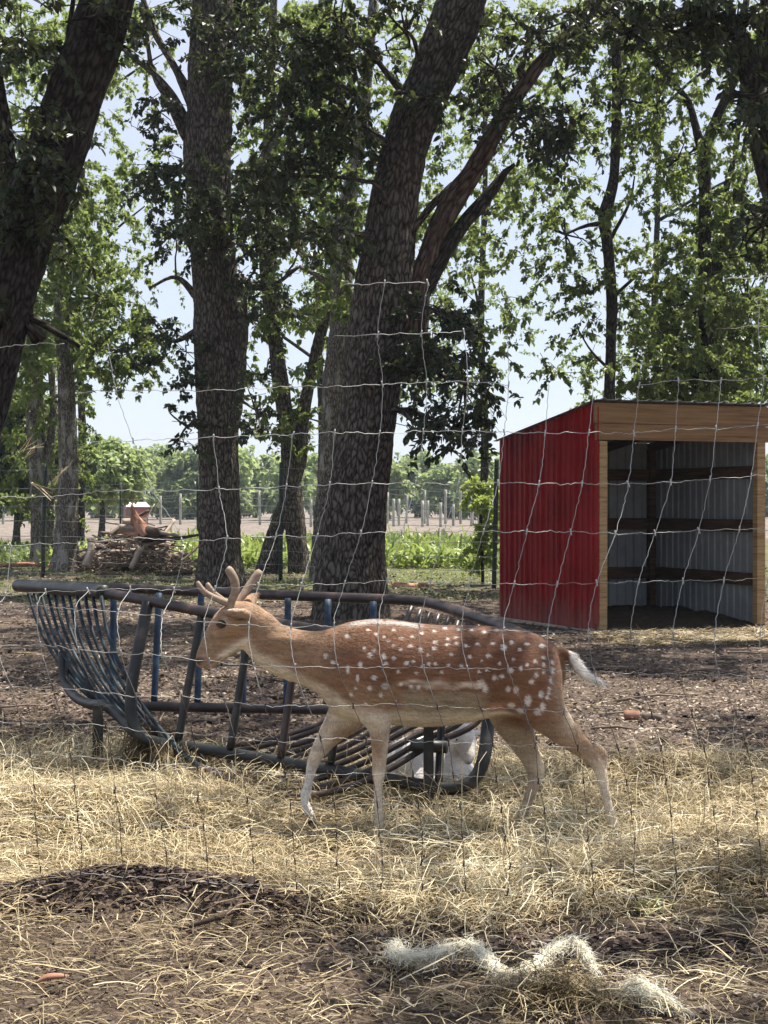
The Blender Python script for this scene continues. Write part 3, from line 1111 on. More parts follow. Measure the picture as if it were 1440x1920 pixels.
for c in ((330, 330, 100, 55, 30, .55), (395, 395, 100, 45, 40, .85), (470, 350, 90, 60, 40, .75), (440, 60, 110, 80, 60, .35), (300, 210, 70, 70, 9, .3), (330, 440, 60, 60, 12, .4),
          (350, 660, 40, 90, 14, .3), (300, 640, 60, 50, 9, .3), (350, 800, 30, 60, 8, .35), (470, 560, 70, 60, 14, .4), (480, 770, 40, 70, 12, .4), (280, 30, 80, 50, 18, .3), (520, 440, 80, 60, 30, .45)):
    t2.clump(c[0], c[1], c[2], c[3], c[4], tone=c[5], Y=24.2, ry_m=1.0, spray=.45)
trees.append(t2)

# T3 centre
t3 = Tree('oak_tree', 'big central oak leaning right with a fork at mid height', 18.8, MT['bark_oak'], MT['leaf_near'], lsize=.115)
t3.stem([(655, 1160, 124), (657, 1090, 128), (660, 1020, 118), (668, 940, 110), (680, 850, 108), (692, 760, 104), (700, 690, 108), (712, 610, 112), (722, 540, 112), (728, 470, 96), (735, 400, 88), (752, 310, 84), (775, 230, 84), (808, 150, 86), (838, 80, 90), (868, 0, 88), (905, -120, 70), (960, -320, 40)], ground=True, flare=.22, k=112, rough=.06, step=.07)
t3.stem([(770, 640, 60), (772, 580, 66), (785, 530, 50), (800, 490, 40), (822, 430, 38), (850, 375, 44), (885, 325, 36), (915, 270, 34), (948, 210, 30), (990, 150, 26), (1020, 110, 24), (1070, 60, 24), (1110, 15, 22), (1160, -70, 16)], 'limb', k=32, bark=MT['bark_red'], label='reddish flaking limb rising to the right')
t3.stem([(775, 560, 50), (800, 530, 36), (830, 480, 30), (865, 425, 26), (900, 385, 24), (928, 350, 20), (948, 322, 12), (965, 308, 6)], 'limb', k=24, bark=MT['bark_dark'], label='dead broken-off limb')
t3.stem([(750, 470, 20), (775, 430, 14), (810, 385, 14), (850, 345, 12)], 'limb', k=14)
t3.stem([(985, 150, 22), (975, 130, 16), (980, 115, 8)], 'limb', k=8)
for c in ((560, 150, 140, 110, 80, .28), (640, 230, 80, 60, 30, .25), (640, 60, 110, 60, 44, .35), (1060, 235, 70, 45, 34, .12), (970, 215, 50, 50, 14, .15), (1010, 60, 90, 50, 26, .25), (840, 590, 70, 45, 26, .10),
          (830, 660, 90, 60, 34, .15), (870, 720, 55, 80, 26, .2), (800, 800, 45, 45, 12, .25), (870, 810, 50, 35, 11, .2), (790, 690, 50, 70, 12, .3), (760, 60, 70, 60, 22, .3), (800, 180, 70, 30, 8, .4), (1130, 30, 60, 40, 16, .2), (930, 130, 60, 60, 12, .3),
          (560, 330, 110, 70, 44, .5), (620, 430, 70, 70, 20, .45)):
    t3.clump(c[0], c[1], c[2], c[3], c[4], tone=c[5], Y=18.2, ry_m=1.0, spray=.42)
overhead(t3, -4.5, 6.5, 13.5, 24, 3000, zadd=3.5)
trees.append(t3)

# T4 forked slender tree
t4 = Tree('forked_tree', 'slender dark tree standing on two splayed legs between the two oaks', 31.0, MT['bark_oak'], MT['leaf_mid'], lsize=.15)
t4.stem([(562, 1072, 34), (556, 1010, 36), (548, 950, 40), (545, 880, 34), (538, 800, 28), (526, 720, 30), (517, 650, 26), (506, 570, 26), (500, 480, 28), (496, 400, 24), (500, 300, 20), (508, 150, 16), (515, -40, 12)], ground=True, flare=.3, k=32)
t4.stem([(500, 1066, 34), (512, 1010, 28), (530, 960, 28), (545, 925, 24)], 'trunk', ground=True, flare=.3, k=24)
t4.stem([(552, 900, 26), (565, 850, 24), (566, 790, 26), (580, 720, 20), (598, 640, 22), (615, 580, 16), (640, 500, 12), (660, 420, 8)], 'limb', k=20)
t4.fill(430, 660, 0, 860, 560, dens, dY=2.5, tone=.55)
for c in ((520, 590, 70, 60, 30, .7), (600, 560, 60, 60, 20, .65), (560, 780, 90, 50, 22, .4), (500, 700, 60, 60, 12, .4)):
    t4.clump(*c[:5], tone=c[5], ry_m=1.2, spray=.5)
trees.append(t4)

# T5 grey trunk left of the centre oak
t5 = Tree('grey_tree', 'pale grey mottled trunk just left of the central oak', 28.0, MT['bark_grey'], MT['leaf_mid'], lsize=.14)
t5.stem([(602, 1092, 40), (606, 1000, 38), (615, 900, 38), (622, 800, 40), (630, 700, 44), (640, 600, 40), (640, 500, 40), (645, 420, 36), (660, 340, 28), (678, 240, 24), (690, 120, 20), (700, 0, 16)], ground=True, flare=.2, k=36)
t5.stem([(655, 640, 26), (640, 560, 22), (600, 520, 10), (560, 500, 6)], 'limb', k=10)
t5.fill(560, 900, 0, 760, 560, dens, dY=2.5, tone=.6)
trees.append(t5)

# T6 T7 left trio
t6 = Tree('dappled_tree', 'left trunk with pale sun dapples painted on its bark beside the brush pile', 31.5, MT['bark_grey'], MT['leaf_mid'], lsize=.15)
t6.stem([(122, 1075, 48), (124, 1000, 40), (128, 920, 36), (127, 820, 34), (124, 720, 30), (118, 640, 28), (112, 540, 26), (100, 420, 20), (95, 250, 16), (100, 60, 12)], ground=True, flare=.3, k=32)
t6.fill(0, 330, 0, 740, 800, dens, dY=2.5, tone=.8)
for c in ((190, 560, 90, 70, 40, .9), (240, 660, 80, 55, 36, .35), (150, 470, 90, 60, 34, .9), (80, 620, 60, 50, 20, .6), (190, 690, 50, 50, 12, .5)):
    t6.clump(*c[:5], tone=c[5], ry_m=1.2, spray=.5)
trees.append(t6)
t7 = Tree('grey_tree', 'leftmost grey trunk, standing behind the dark steel post', 34.0, MT['bark_grey'], MT['leaf_mid'], lsize=.15)
t7.stem([(78, 1068, 40), (76, 980, 34), (72, 880, 34), (66, 780, 34), (62, 680, 32), (58, 600, 30), (50, 480, 24), (40, 300, 18)], ground=True, flare=.2, k=32)
t7.stem([(95, 1064, 26), (92, 960, 22), (92, 860, 18), (100, 780, 14), (96, 690, 12), (90, 600, 10)], 'trunk', ground=True, k=20)
t7.fill(-60, 160, 380, 960, 420, lambda a, b: np.full(len(a), .8), dY=2.5, tone=.6)
trees.append(t7)

# T8 thin snaking trunk behind the shed
t8 = Tree('thin_tree', 'thin crooked dark trunk rising behind the shed roof corner', 24.5, MT['bark_dark'], MT['leaf_mid'], lsize=.13)
t8.stem([(1142, 1090, 24), (1143, 900, 22), (1143, 740, 20), (1145, 660, 19), (1147, 560, 20), (1138, 450, 20), (1134, 405, 24), (1150, 340, 18), (1155, 250, 17), (1156, 180, 17), (1156, 100, 18), (1154, 30, 17), (1156, -120, 14)], ground=True, flare=.2, k=24)
for pts in ([(1144, 450, 8), (1180, 380, 5), (1190, 330, 3)], [(1146, 560, 8), (1190, 520, 5)], [(1150, 700, 8), (1110, 660, 4), (1085, 620, 3)]):
    t8.stem(pts, 'limb', k=8)
t8.fill(900, 1260, 0, 760, 520, dens, dY=2.5, tone=.5)
for c in ((1100, 90, 60, 60, 16, .3), (1060, 440, 60, 50, 12, .6), (1090, 560, 60, 40, 14, .3), (1230, 200, 60, 50, 16, .3)):
    t8.clump(*c[:5], tone=c[5], ry_m=1.2, spray=.45)
trees.append(t8)

# T9 right pair
t9 = Tree('forked_tree', 'dark forked tree behind the shed, splitting high up into two limbs', 26.0, MT['bark_dark'], MT['leaf_mid'], lsize=.13)
t9.stem([(1326, 1085, 30), (1326, 900, 28), (1326, 750, 26), (1324, 620, 26), (1322, 480, 24), (1322, 380, 22), (1322, 290, 22), (1342, 225, 18), (1372, 160, 16), (1384, 100, 14), (1400, 0, 12)], ground=True, flare=.2, k=24)
t9.stem([(1320, 300, 20), (1305, 240, 15), (1290, 190, 12), (1262, 160, 9), (1225, 155, 6)], 'limb', k=12)
t9.fill(1160, 1420, 60, 760, 600, dens, dY=2.5, tone=.5)
for c in ((1250, 80, 110, 70, 34, .45), (1180, 130, 60, 40, 16, .25), (1270, 300, 60, 50, 14, .4), (1250, 640, 90, 60, 36, .45), (1290, 710, 120, 40, 50, .6), (1300, 560, 70, 70, 24, .5)):
    t9.clump(*c[:5], tone=c[5], ry_m=1.2, spray=.45)
trees.append(t9)
t9b = Tree('thin_tree', 'thinner dark trunk right beside the forked tree behind the shed', 27.5, MT['bark_dark'], MT['leaf_mid'], lsize=.13)
t9b.stem([(1362, 1080, 26), (1358, 900, 24), (1352, 750, 22), (1346, 620, 20), (1345, 500, 20), (1348, 420, 18), (1362, 350, 12), (1380, 280, 9), (1390, 180, 7)], ground=True, flare=.2, k=20)
t9b.stem([(1350, 470, 12), (1370, 400, 9), (1400, 330, 6)], 'limb', k=8)
t9b.fill(1240, 1480, 300, 770, 480, dens, dY=2.0, tone=.45)
for c in ((1400, 560, 80, 120, 60, .5), (1400, 700, 80, 50, 40, .6), (1420, 420, 60, 60, 20, .4)):
    t9b.clump(*c[:5], tone=c[5], ry_m=1.2, spray=.45)
trees.append(t9b)

# T10 right edge
t10 = Tree('leaning_tree', 'large dark tree arching in over the top right corner', 16.0, MT['bark_dark'], MT['leaf_near'], lsize=.105)
t10.stem([(1640, 1215, 110), (1600, 1000, 100), (1560, 760, 92), (1520, 540, 84), (1470, 380, 70), (1440, 280, 58), (1420, 180, 50), (1400, 110, 44), (1375, 60, 34), (1330, 30, 18), (1290, 36, 8)], ground=True, flare=.3, k=40)
t10.stem([(1425, 200, 44), (1440, 60, 40), (1450, -100, 36), (1440, -300, 26)], 'limb', k=20)
for c in ((1270, 60, 110, 60, 34, .3), (1180, 60, 60, 50, 12, .2), (1400, 40, 90, 60, 30, .4), (1420, 180, 50, 60, 18, .3), (1430, 420, 40, 70, 14, .3), (1350, 20, 90, 30, 22, .3)):
    t10.clump(*c[:5], tone=c[5], ry_m=1.0, Y=15.2, spray=.40)
overhead(t10, .2, 6.5, 5.5, 16, 1900, zadd=3.2)
trees.append(t10)

# background trees beyond the yard
BACK = [
    # px, base py, trunk w, top py, crown rx, ry, cy, Y, n, tone, leaf, label
    (30, 1000, 14, 760, 95, 110, 840, 48, 620, .35, 'leaf_mid', 'dense dark green tree at the far left edge beyond the fence'),
    (190, 985, 12, 830, 70, 62, 880, 62, 600, .9, 'leaf_back', 'sunlit yellow-green tree standing left of the small red shed'),
]
for (px, by, w, tp, rx, ry, cy, Y, n, tone, lf, lab) in BACK:
    t = Tree('leafy_tree', lab, Y, MT['bark_oak'], MT[lf], lsize=.20, six=False)
    gb = P(px, 945, Y)
    t.stem([(px, 945 + 4032 / Y, w), (px + 3, 945, w * .8), (px, cy, w * .6), (px + 2, cy - ry * .6, w * .3)], ground=True, flare=.3, k=12)
    t.clump(px, cy, rx, ry, n, Y=Y, ry_m=M(rx, Y), tone=tone, thr=-.1, nl=26, spray=.6, limb=False)
    t.clump(px - rx * .5, cy + ry * .3, rx * .55, ry * .6, n // 4, Y=Y, ry_m=M(rx, Y) * .6, tone=tone, thr=-.1, nl=26, spray=.6)
    t.clump(px + rx * .5, cy - ry * .1, rx * .55, ry * .6, n // 4, Y=Y, ry_m=M(rx, Y) * .6, tone=tone, thr=-.1, nl=26, spray=.6)
    trees.append(t)

# high pale woodland seen through the crowns (trees across the lane)
k = 0
for (px, Y, x0, x1, y0, y1, n, lab) in ((150, 44, -40, 330, -40, 700, 620, 'pale hazy tree filling the gap right of the leaning oak'),
                                        (600, 46, 380, 780, -40, 700, 560, 'tall pale tree seen between the two oak trunks'),
                                        (905, 42, 740, 1120, -40, 720, 800, 'tall pale tree seen right of the central oak'),
                                        (1230, 45, 1080, 1480, -40, 740, 720, 'tall pale tree seen high behind the shed')):
    t = Tree('tall_tree', lab, Y, MT['bark_dark'], MT['leaf_back'], lsize=.115, six=False)
    t.stem([(px, 945 + 4032 / Y, 16), (px + 4, 800, 14), (px - 3, 600, 12), (px + 5, 300, 9), (px, 0, 6)], ground=True, flare=.3, k=14)
    t.fill(x0, x1, y0, y1, int(n * 1.15), dens, dY=4, tone=.6, nl=42, spray=.8, thr=-.12)
    for q in range(9):
        bx, by = rng.uniform(x0, x1), rng.uniform(max(0, y0), y1 - 100)
        t.stem([(px, by + 120, 7), ((px + bx) / 2, by + 50, 5), (bx, by, 2.5)], 'limb', k=6, step=.4)
    trees.append(t)

# far tree line across the field
lx = np.linspace(-60, 1500, 27)
for q, px in enumerate(lx):
    Y = 150 + 14 * math.sin(q * 2.3) + rng.uniform(-5, 5)
    tp = 838 if px < 480 else 862
    tp += rng.uniform(-14, 14)
    zn = ('far beyond the left edge trunks', 'behind the small red shed and brush pile', 'seen between the two oak trunks', 'seen between the central oak and the shed', 'hidden low behind the animal shed')[0 if px < 180 else 1 if px < 370 else 2 if px < 640 else 3 if px < 940 else 4]
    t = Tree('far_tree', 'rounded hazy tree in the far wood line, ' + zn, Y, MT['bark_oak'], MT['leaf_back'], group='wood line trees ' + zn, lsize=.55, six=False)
    t.stem([(px, 945 + 4032 / Y, 6), (px, 930, 5), (px + 2, 890, 3)], ground=True, k=8, step=.8)
    cy = (tp + 945) / 2
    t.clump(px, cy - 8, 46, (945 - tp) / 2 * .9, 190, Y=Y, ry_m=2.6, tone=.55 + rng.uniform(-.25, .25), thr=-.3, nl=16, spray=1.1, limb=False)
    t.clump(px + rng.uniform(-20, 20), 935, 40, 26, 90, Y=Y - 2, ry_m=2., tone=.35, thr=-.4, nl=14, spray=1.0, limb=False)
    trees.append(t)

for t in trees:
    t.finish()

# bushy lime sapling by the steel post
t = Tree('sapling', 'yellow-green leafy sapling beside the steel post left of the shed', 26.5, MT['bark_dark'], MT['leaf_lime'], cat='sapling', lsize=.105)
t.six = False
t.stem([(905, 1080, 6), (903, 1000, 5), (900, 930, 4), (905, 890, 2)], ground=True, k=8)
t.clump(902, 925, 34, 45, 34, ry_m=.4, tone=.7, thr=-1, nl=42, spray=.28)
t.clump(918, 960, 26, 60, 26, ry_m=.4, tone=.5, thr=-1, nl=42, spray=.28)
t.clump(905, 1020, 30, 40, 18, ry_m=.4, tone=.2, thr=-1, nl=42, spray=.28)
t.finish()

# ------------------------------------------------------------------ weeds and grass
def herb(name, label, n, x0, x1, y0, y1, h, w, mat, tone=(.2, 1), seg=2, msk=None, cat='weeds'):
    x = rng.uniform(x0, x1, n)
    y = rng.uniform(y0, y1, n)
    g = fbm(np.stack([x, y], -1), .45, 2, 90)
    k = g > -.35
    x, y, g = x[k], y[k], g[k]
    n = len(x)
    z = hgt(x, y)
    H = h * (1 + .5 * g) * rng.uniform(.4, 1.1, n)
    V, F, T = blades(np.column_stack([x, y, z + rng.uniform(0, .5, n) * H]), rng.uniform(0, 6.28, n), H * .55, w * rng.uniform(.6, 1.3, n), rng.uniform(.2, 1.4, n), rng.normal(0, .3, n), rng.uniform(*tone, n), seg, .35)
    o = mk(name, V, F, mat, attrs={'tone': ('FLOAT', T)}, smooth=False)
    return tag(o, label, cat, kind='stuff')


herb('weeds', 'bright green waist high weeds along the edge of the field', 26000, -7.5, 3.6, 33, 46, .62, .035, MT['weed'])
herb('grass', 'thin low grass on the dappled ground around the far trunks', 16000, -9, 8, 21.5, 33, .07, .012, MT['grass'], cat='grass')
herb('grass', 'darker green grass strip left of the brush pile', 9000, -14, -7.2, 34, 52, .35, .03, MT['grass'], cat='grass')
# a small green tuft in the hay at right
x = rng.normal(G(1240, 1725)[0], .035, 60)
y = rng.normal(G(1240, 1725)[1] + .1, .03, 60)
V, F, T = blades(np.column_stack([x, y, hgt(x, y) + .01]), rng.uniform(0, 6.28, 60), rng.uniform(.02, .06, 60), rng.uniform(.0025, .005, 60), rng.uniform(.3, 1.3, 60), rng.normal(0, .2, 60), rng.uniform(.0, .35, 60), 3, .3)
tag(mk('grass_tuft', V, F, MT['weed'], attrs={'tone': ('FLOAT', T)}, smooth=False), 'small green grass tuft growing through the hay at right', 'grass tuft', kind='stuff')

# ------------------------------------------------------------------ shed
def shed():
    A, B_, C_ = np.array([2.40, 17.3]), np.array([4.50, 18.15]), np.array([1.47, 19.5])
    D_ = B_ + (C_ - A)
    zt, zb = 2.55, 2.20          # front and back eave of the sheet
    z0 = -.10
    root = thing('shed', (*((A + D_) / 2), 0), 'open fronted animal shed with red corrugated side and pine header boards', 'shed')
    u = (B_ - A) / np.linalg.norm(B_ - A)
    v = (C_ - A) / np.linalg.norm(C_ - A)
    LA, LC = np.linalg.norm(B_ - A), np.linalg.norm(C_ - A)
    nu = np.array([-v[1], v[0]])
    if nu @ (B_ - A) > 0: nu = -nu         # outward normal of the left wall

    def sheet(p, d, out, L, h0, h1, npan, zbase=z0):
        """corrugated wall panels; p start, d direction, out outward normal"""
        pw = L / npan
        for k in range(npan):
            xs, zs = [], []
            nrib = 6
            per = pw / nrib
            for r_ in range(nrib):
                b = k * pw + r_ * per
                hi = .030 if r_ % 3 == 0 else .018
                for (f, o_) in ((0, 0), (.34, 0), (.42, hi), (.62, hi), (.70, 0)):
                    xs.append(b + f * per); zs.append(o_)
            xs.append((k + 1) * pw); zs.append(0)
            xs, zs = np.array(xs), np.array(zs)
            n_ = len(xs)
            rows = []
            for off_ in (0.004, 0.0):
                for top in (0, 1):
                    q = p[None] + d[None] * xs[:, None] + out[None] * (zs + off_)[:, None]
                    hh = h0 + (h1 - h0) * xs / L
                    rows.append(np.column_stack([q, np.full(n_, zbase + .03 * top * 0) if not top else hh]))
            V = np.vstack(rows)
            a = np.arange(n_ - 1)
            Fo = np.stack([a, a + 1, a + 1 + n_, a + n_], -1)
            Fi = np.stack([a, a + n_, a + 1 + n_, a + 1], -1) + 2 * n_
            # rims top and bottom
            R1 = np.stack([a, a + 2 * n_, a + 1 + 2 * n_, a + 1], -1)
            R2 = np.stack([a + n_, a + n_ + 1, a + 3 * n_ + 1, a + 3 * n_], -1)
            F = np.vstack([Fo, Fi, R1, R2])
            mi = np.array([0] * len(Fo) + [1] * len(Fi) + [0] * (len(R1) + len(R2)))
            mk('wall_panel', V, F, [MT['red_tin'], MT['tin_in']], root, smooth=False, mi=mi)
    sheet(A, v, nu, LC, zt, zb, 3)
    sheet(C_, u, v, LA, zb, zb, 3)
    sheet(B_, v, -nu, LC, zt, zb, 3)
    ax = np.array([[u[0], u[1], 0], [v[0], v[1], 0], [0, 0, 1]])

    def board(name, c, h, mat, axx=None, tilt=0.):
        mb = MB().box(c, h, ax if axx is None else axx)
        return mb.build(name, mat, root, smooth=False)

    def at(a, b, z):
        q = A + u * a + v * b
        return np.array([q[0], q[1], z])
    # header: two stacked boards on the front
    board('header_board', at(LA / 2, -.022, 2.425), (LA / 2 + .05, .02, .115), MT['lumber_h'])
    board('header_board', at(LA / 2, -.018, 2.215), (LA / 2 + .03, .02, .09), MT['lumber_h'])
    # posts
    board('post', at(.058, .0, 1.0), (.05, .04, 1.11), MT['lumber'])
    board('post', at(LA - .06, .03, 1.06), (.055, .045, 1.08), MT['lumber'])
    board('post', at(.07, LC - .06, 1.05), (.045, .045, 1.07), MT['girt'])
    board('post', at(LA - .07, LC - .06, 1.05), (.045, .045, 1.07), MT['girt'])
    board('post', at(LA * .5, LC - .05, 1.05), (.045, .04, 1.07), MT['girt'])
    # girts
    for z in (.50, 1.14, 1.78):
        board('girt', at(LA / 2, LC - .02 - .08 * 0 - .075 + .035, z), (LA / 2 - .12, .019, .075), MT['girt'])
        board('girt', at(LA - .025, LC / 2, z), (.019, LC / 2 - .12, .075), MT['girt'])
        board('girt', at(.025, LC / 2, z), (.019, LC / 2 - .12, .075), MT['girt'])
    # rafters
    sl_ = math.atan2(zt - zb, LC)
    vv = np.array([v[0] * math.cos(sl_), v[1] * math.cos(sl_), -math.sin(sl_)])
    nn_ = np.cross(np.array([u[0], u[1], 0]), vv)
    axr = np.array([[u[0], u[1], 0], vv, nn_])
    for a in (.10, LA * .33, LA * .67, LA - .10):
        q = at(a, LC / 2, (zt + zb) / 2 - .075)
        board('rafter', q, (.019, LC / 2 - .03, .06), MT['girt'], axr)
    # roof sheets: ribbed
    npan = 3
    for k in range(npan):
        w = (LA + .12) / npan
        a0 = -.06 + k * w
        xs, zs = [], []
        for r_ in range(4):
            b = a0 + r_ * w / 4
            for f, o_ in ((0, 0), (.35, 0), (.42, .018), (.58, .018), (.65, 0)):
                xs.append(b + f * w / 4); zs.append(o_)
        xs.append(a0 + w); zs.append(0)
        n_ = len(xs)
        V = []
        for th in (.004, 0):
            for b, z in ((-.09, zt + .008 + .09 * (zt - zb) / LC), (LC + .08, zb + .008 - .08 * (zt - zb) / LC)):
                for x_, o_ in zip(xs, zs):
                    q = at(x_, b, z + o_ + th)
                    V.append(q)
        a = np.arange(n_ - 1)
        F = np.vstack([np.stack([a, a + 1, a + 1 + n_, a + n_], -1), np.stack([a, a + n_, a + 1 + n_, a + 1], -1) + 2 * n_,
                       np.stack([a, a + 2 * n_, a + 1 + 2 * n_, a + 1], -1)])
        mk('roof_panel', V, F, MT['roof'], root, smooth=False)
    # red corner trim and base board
    q = at(-.012, -.035, 1.2)
    MB().box(at(-.012, .028, 1.27), (.006, .075, 1.22), ax).build('corner_trim', MT['red_tin'], root, smooth=False)
    MB().box(at(-.06, LC * .5, -.045), (.02, LC / 2 + .15, .022), ax).build('skid_board', MT['old_board'], root, smooth=False)
    return A, u, v, LA, LC


SA, Su, Sv, SLA, SLC = shed()
# bedding inside the shed
gx, gy = np.meshgrid(np.linspace(.06, SLA - .06, 60), np.linspace(-.02, SLC - .05, 60), indexing='ij')
qx = SA[0] + Su[0] * gx + Sv[0] * gy
qy = SA[1] + Su[1] * gx + Sv[1] * gy
qz = hgt(qx, qy) + .01 + .16 * np.clip(gy / 1.0, 0, 1) * (.8 + .5 * fbm(np.stack([qx, qy], -1), 2.2, 3, 8)) + .02 * fbm(np.stack([qx, qy], -1), 14, 2, 8)
i = np.arange(59)[:, None] * 60
j = np.arange(59)[None]
Qb = np.stack([i + j, i + 60 + j, i + 61 + j, i + 1 + j], -1).reshape(-1, 4)
o = mk('bedding', np.stack([qx, qy, qz], -1).reshape(-1, 3), Qb, simple('bedding', [(.3, (.02, .014, .01)), (.7, (.08, .06, .04))], 20, .95, .1, bs=.8, bd=.02))
tag(o, 'dark trampled bedding heaped on the shed floor', 'bedding', kind='stuff')

# far small red shed
def far_shed():
    g = P(255, 983, 104)
    g[2] = 0
    root = thing('small_shed', g, 'small red shed with a pale roof far across the field', 'shed')
    w, d, h = .72, .5, 1.15
    ax = np.array([[.93, .36, 0], [-.36, .93, 0], [0, 0, 1]])
    MB().box(g + [0, 0, h / 2], (w, d, h / 2), ax).build('wall', simple('far_red', [(.3, (.24, .075, .07)), (.7, (.32, .12, .11))], 1, .6, .3, bs=0), root, smooth=False)
    hx = []
    r = MB()
    P4 = [(-w - .1, -d - .15, h + .02), (w + .1, -d - .15, h + .02), (w + .1, d + .15, h + .30), (-w - .1, d + .15, h + .55)]
    top = np.array([g + ax[0] * a + ax[1] * b + np.array([0, 0, c]) for a, b, c in [(-w - .1, -d - .2, h + .02), (w + .1, -d - .2, h + .02), (w + .1, d + .2, h + .32), (-w - .1, d + .2, h + .32)]])
    V = np.vstack([top, top + [0, 0, .06]])
    F = np.array([[3, 2, 1, 0], [4, 5, 6, 7], [0, 1, 5, 4], [1, 2, 6, 5], [2, 3, 7, 6], [3, 0, 4, 7]])
    mk('roof', V, F, simple('far_roof', [(.3, (.48, .44, .43)), (.7, (.6, .55, .54))], 1, .5, .3, bs=0), root, smooth=False)
    MB().box(g + ax[0] * (-.45) + ax[1] * (-d - .012) + [0, 0, .55], (.36, .02, .53), ax).build('doorway', simple('far_dark', [(.3, (.12, .08, .07)), (.7, (.2, .14, .12))], 1, .9, .1, bs=0), root, smooth=False)


far_shed()

# ------------------------------------------------------------------ fences behind
def post_fence(label, posts, wires, tops, mat_post, mat_wire, pr, wr, sag=.03, cat='fence'):
    """posts list of (x,y,height,lean)"""
    root = thing('fence', (posts[0][0], posts[0][1], 0), label, cat)
    tp = []
    for (x, y, h, lean) in posts:
        g = float(hgt(x, y))
        a = np.array([x, y, g - .2])
        b = np.array([x + lean, y, g + h])
        tp.append((a, b, g))
        C = np.linspace(a, b, 6)
        V, F, S = tube(C, pr * (1 + 0 * C[:, 0]), 5 if pr < .05 else 8)
        mk('post', V, F, mat_post, root, {'bark': ('FLOAT_VECTOR', S)})
    for f in wires:
        pts = []
        for k_ in range(len(tp) - 1):
            a, b, g = tp[k_]
            a2, b2, g2 = tp[k_ + 1]
            p0 = a + (b - a) * f
            p1 = a2 + (b2 - a2) * f
            for t_ in np.linspace(0, 1, 7)[:-1]:
                q = p0 * (1 - t_) + p1 * t_
                q[2] -= sag * 4 * t_ * (1 - t_) + rng.normal(0, .006)
                q[1] -= pr
                pts.append(q)
        pts.append(tp[-1][0] + (tp[-1][1] - tp[-1][0]) * f)
        V, F, S = tube(np.array(pts), wr, 4)
        mk('line_wire', V, F, mat_wire, root)
    return root


def gp(px, Y, h, lean=0.):
    return (P(px, 945, Y)[0], Y, h, lean)


post_fence('dark steel post fence crossing behind the central oak', [gp(-420, 31, 2.15), gp(80, 29, 2.15, .05), gp(526, 27.6, 2.15, .02), gp(926, 25.2, 2.12, .05), gp(1330, 23, 2.1)],
           [.12, .22, .32, .42, .54, .66, .8, .95], None, MT['tpost'], MT['wire_dark'], .042, .004)
post_fence('thinner steel post fence running back along the field edge', [gp(718, 35.7, 2.1), gp(540, 39.5, 2.1), gp(371, 44.5, 2.2), gp(226, 55, 2.2), gp(60, 68, 2.2)],
           [.25, .5, .75, .97], None, MT['tpost'], MT['wire_dark'], .04, .005)
pp = []
px = -150
while px < 960:
    pp.append(gp(px, 106 + 3 * math.sin(px / 90), 2.2 + rng.uniform(-.35, .45), rng.uniform(-.08, .08)))
    px += rng.uniform(22, 44)
post_fence('long far fence of pale wooden posts across the bare field', pp, [.2, .4, .6, .8, .97], None, MT['pale_post'], MT['wire_dark'], .085, .010)
px = 130
k_ = 0
pp = []
for px in (384, 430, 583, 738, 748, 792, 802, 826, 850, 884, 898):
    pp.append(gp(px, 92 + (px % 7), 1.35 + (px % 5) * .12, 0))
post_fence('row of short pale stakes at the near edge of the far fence', pp, [.9], None, MT['pale_post'], MT['wire_dark'], .085, .006)
# mesh netting on the far fence (bluish mesh)
# ------------------------------------------------------------------ brush pile
def log(name, a, b, r0, r1, mat, label, cat='log', group=None, bend=.05, k=12, broken=True):
    a, b = np.array(a, float), np.array(b, float)
    L = np.linalg.norm(b - a)
    mid = (a + b) / 2 + rng.normal(0, bend * L, 3) * np.array([1, 1, .5])
    C = cat_curve([[*a, r0], [*mid, (r0 + r1) / 2], [*b, r1]], max(.05, L / 14))
    V, F, S = tube(C[:, :3], C[:, 3], k, rough=.22, rs=5 / max(r0, .03) * .12)
    V = V - C[0, :3]
    o = mk(name, V, F, mat, None, {'bark': ('FLOAT_VECTOR', S)})
    o.location = C[0, :3]
    tag(o, label, cat, group)
    return o


PB = G(245, 1072)
for q in range(120):
    t_ = rng.uniform(-1, 1)
    hz = 1.08 * (1 - abs(t_) ** 1.5) * rng.uniform(.04, 1)
    c = np.array([PB[0] + t_ * 1.15, PB[1] + rng.uniform(-.5, 1.0) + .2, hz])
    L = rng.uniform(.35, 1.25)
    az = rng.normal(0, .9)
    el = rng.normal(0, .42) - t_ * .3
    d = np.array([math.cos(az) * math.cos(el), math.sin(az) * math.cos(el), math.sin(el)]) * L / 2
    r = .02 + .07 * rng.uniform(0, 1) ** 2.2
    m_ = MT[['log', 'log_pale', 'log_dark', 'log_pale', 'log'][(q * 3) % 5]]
    log('branch_log', c - d, c + d, r, r * rng.uniform(.4, .9), m_, 'weathered broken branch lying in the big brush pile', group='branches heaped in the brush pile', k=8, bend=.11)
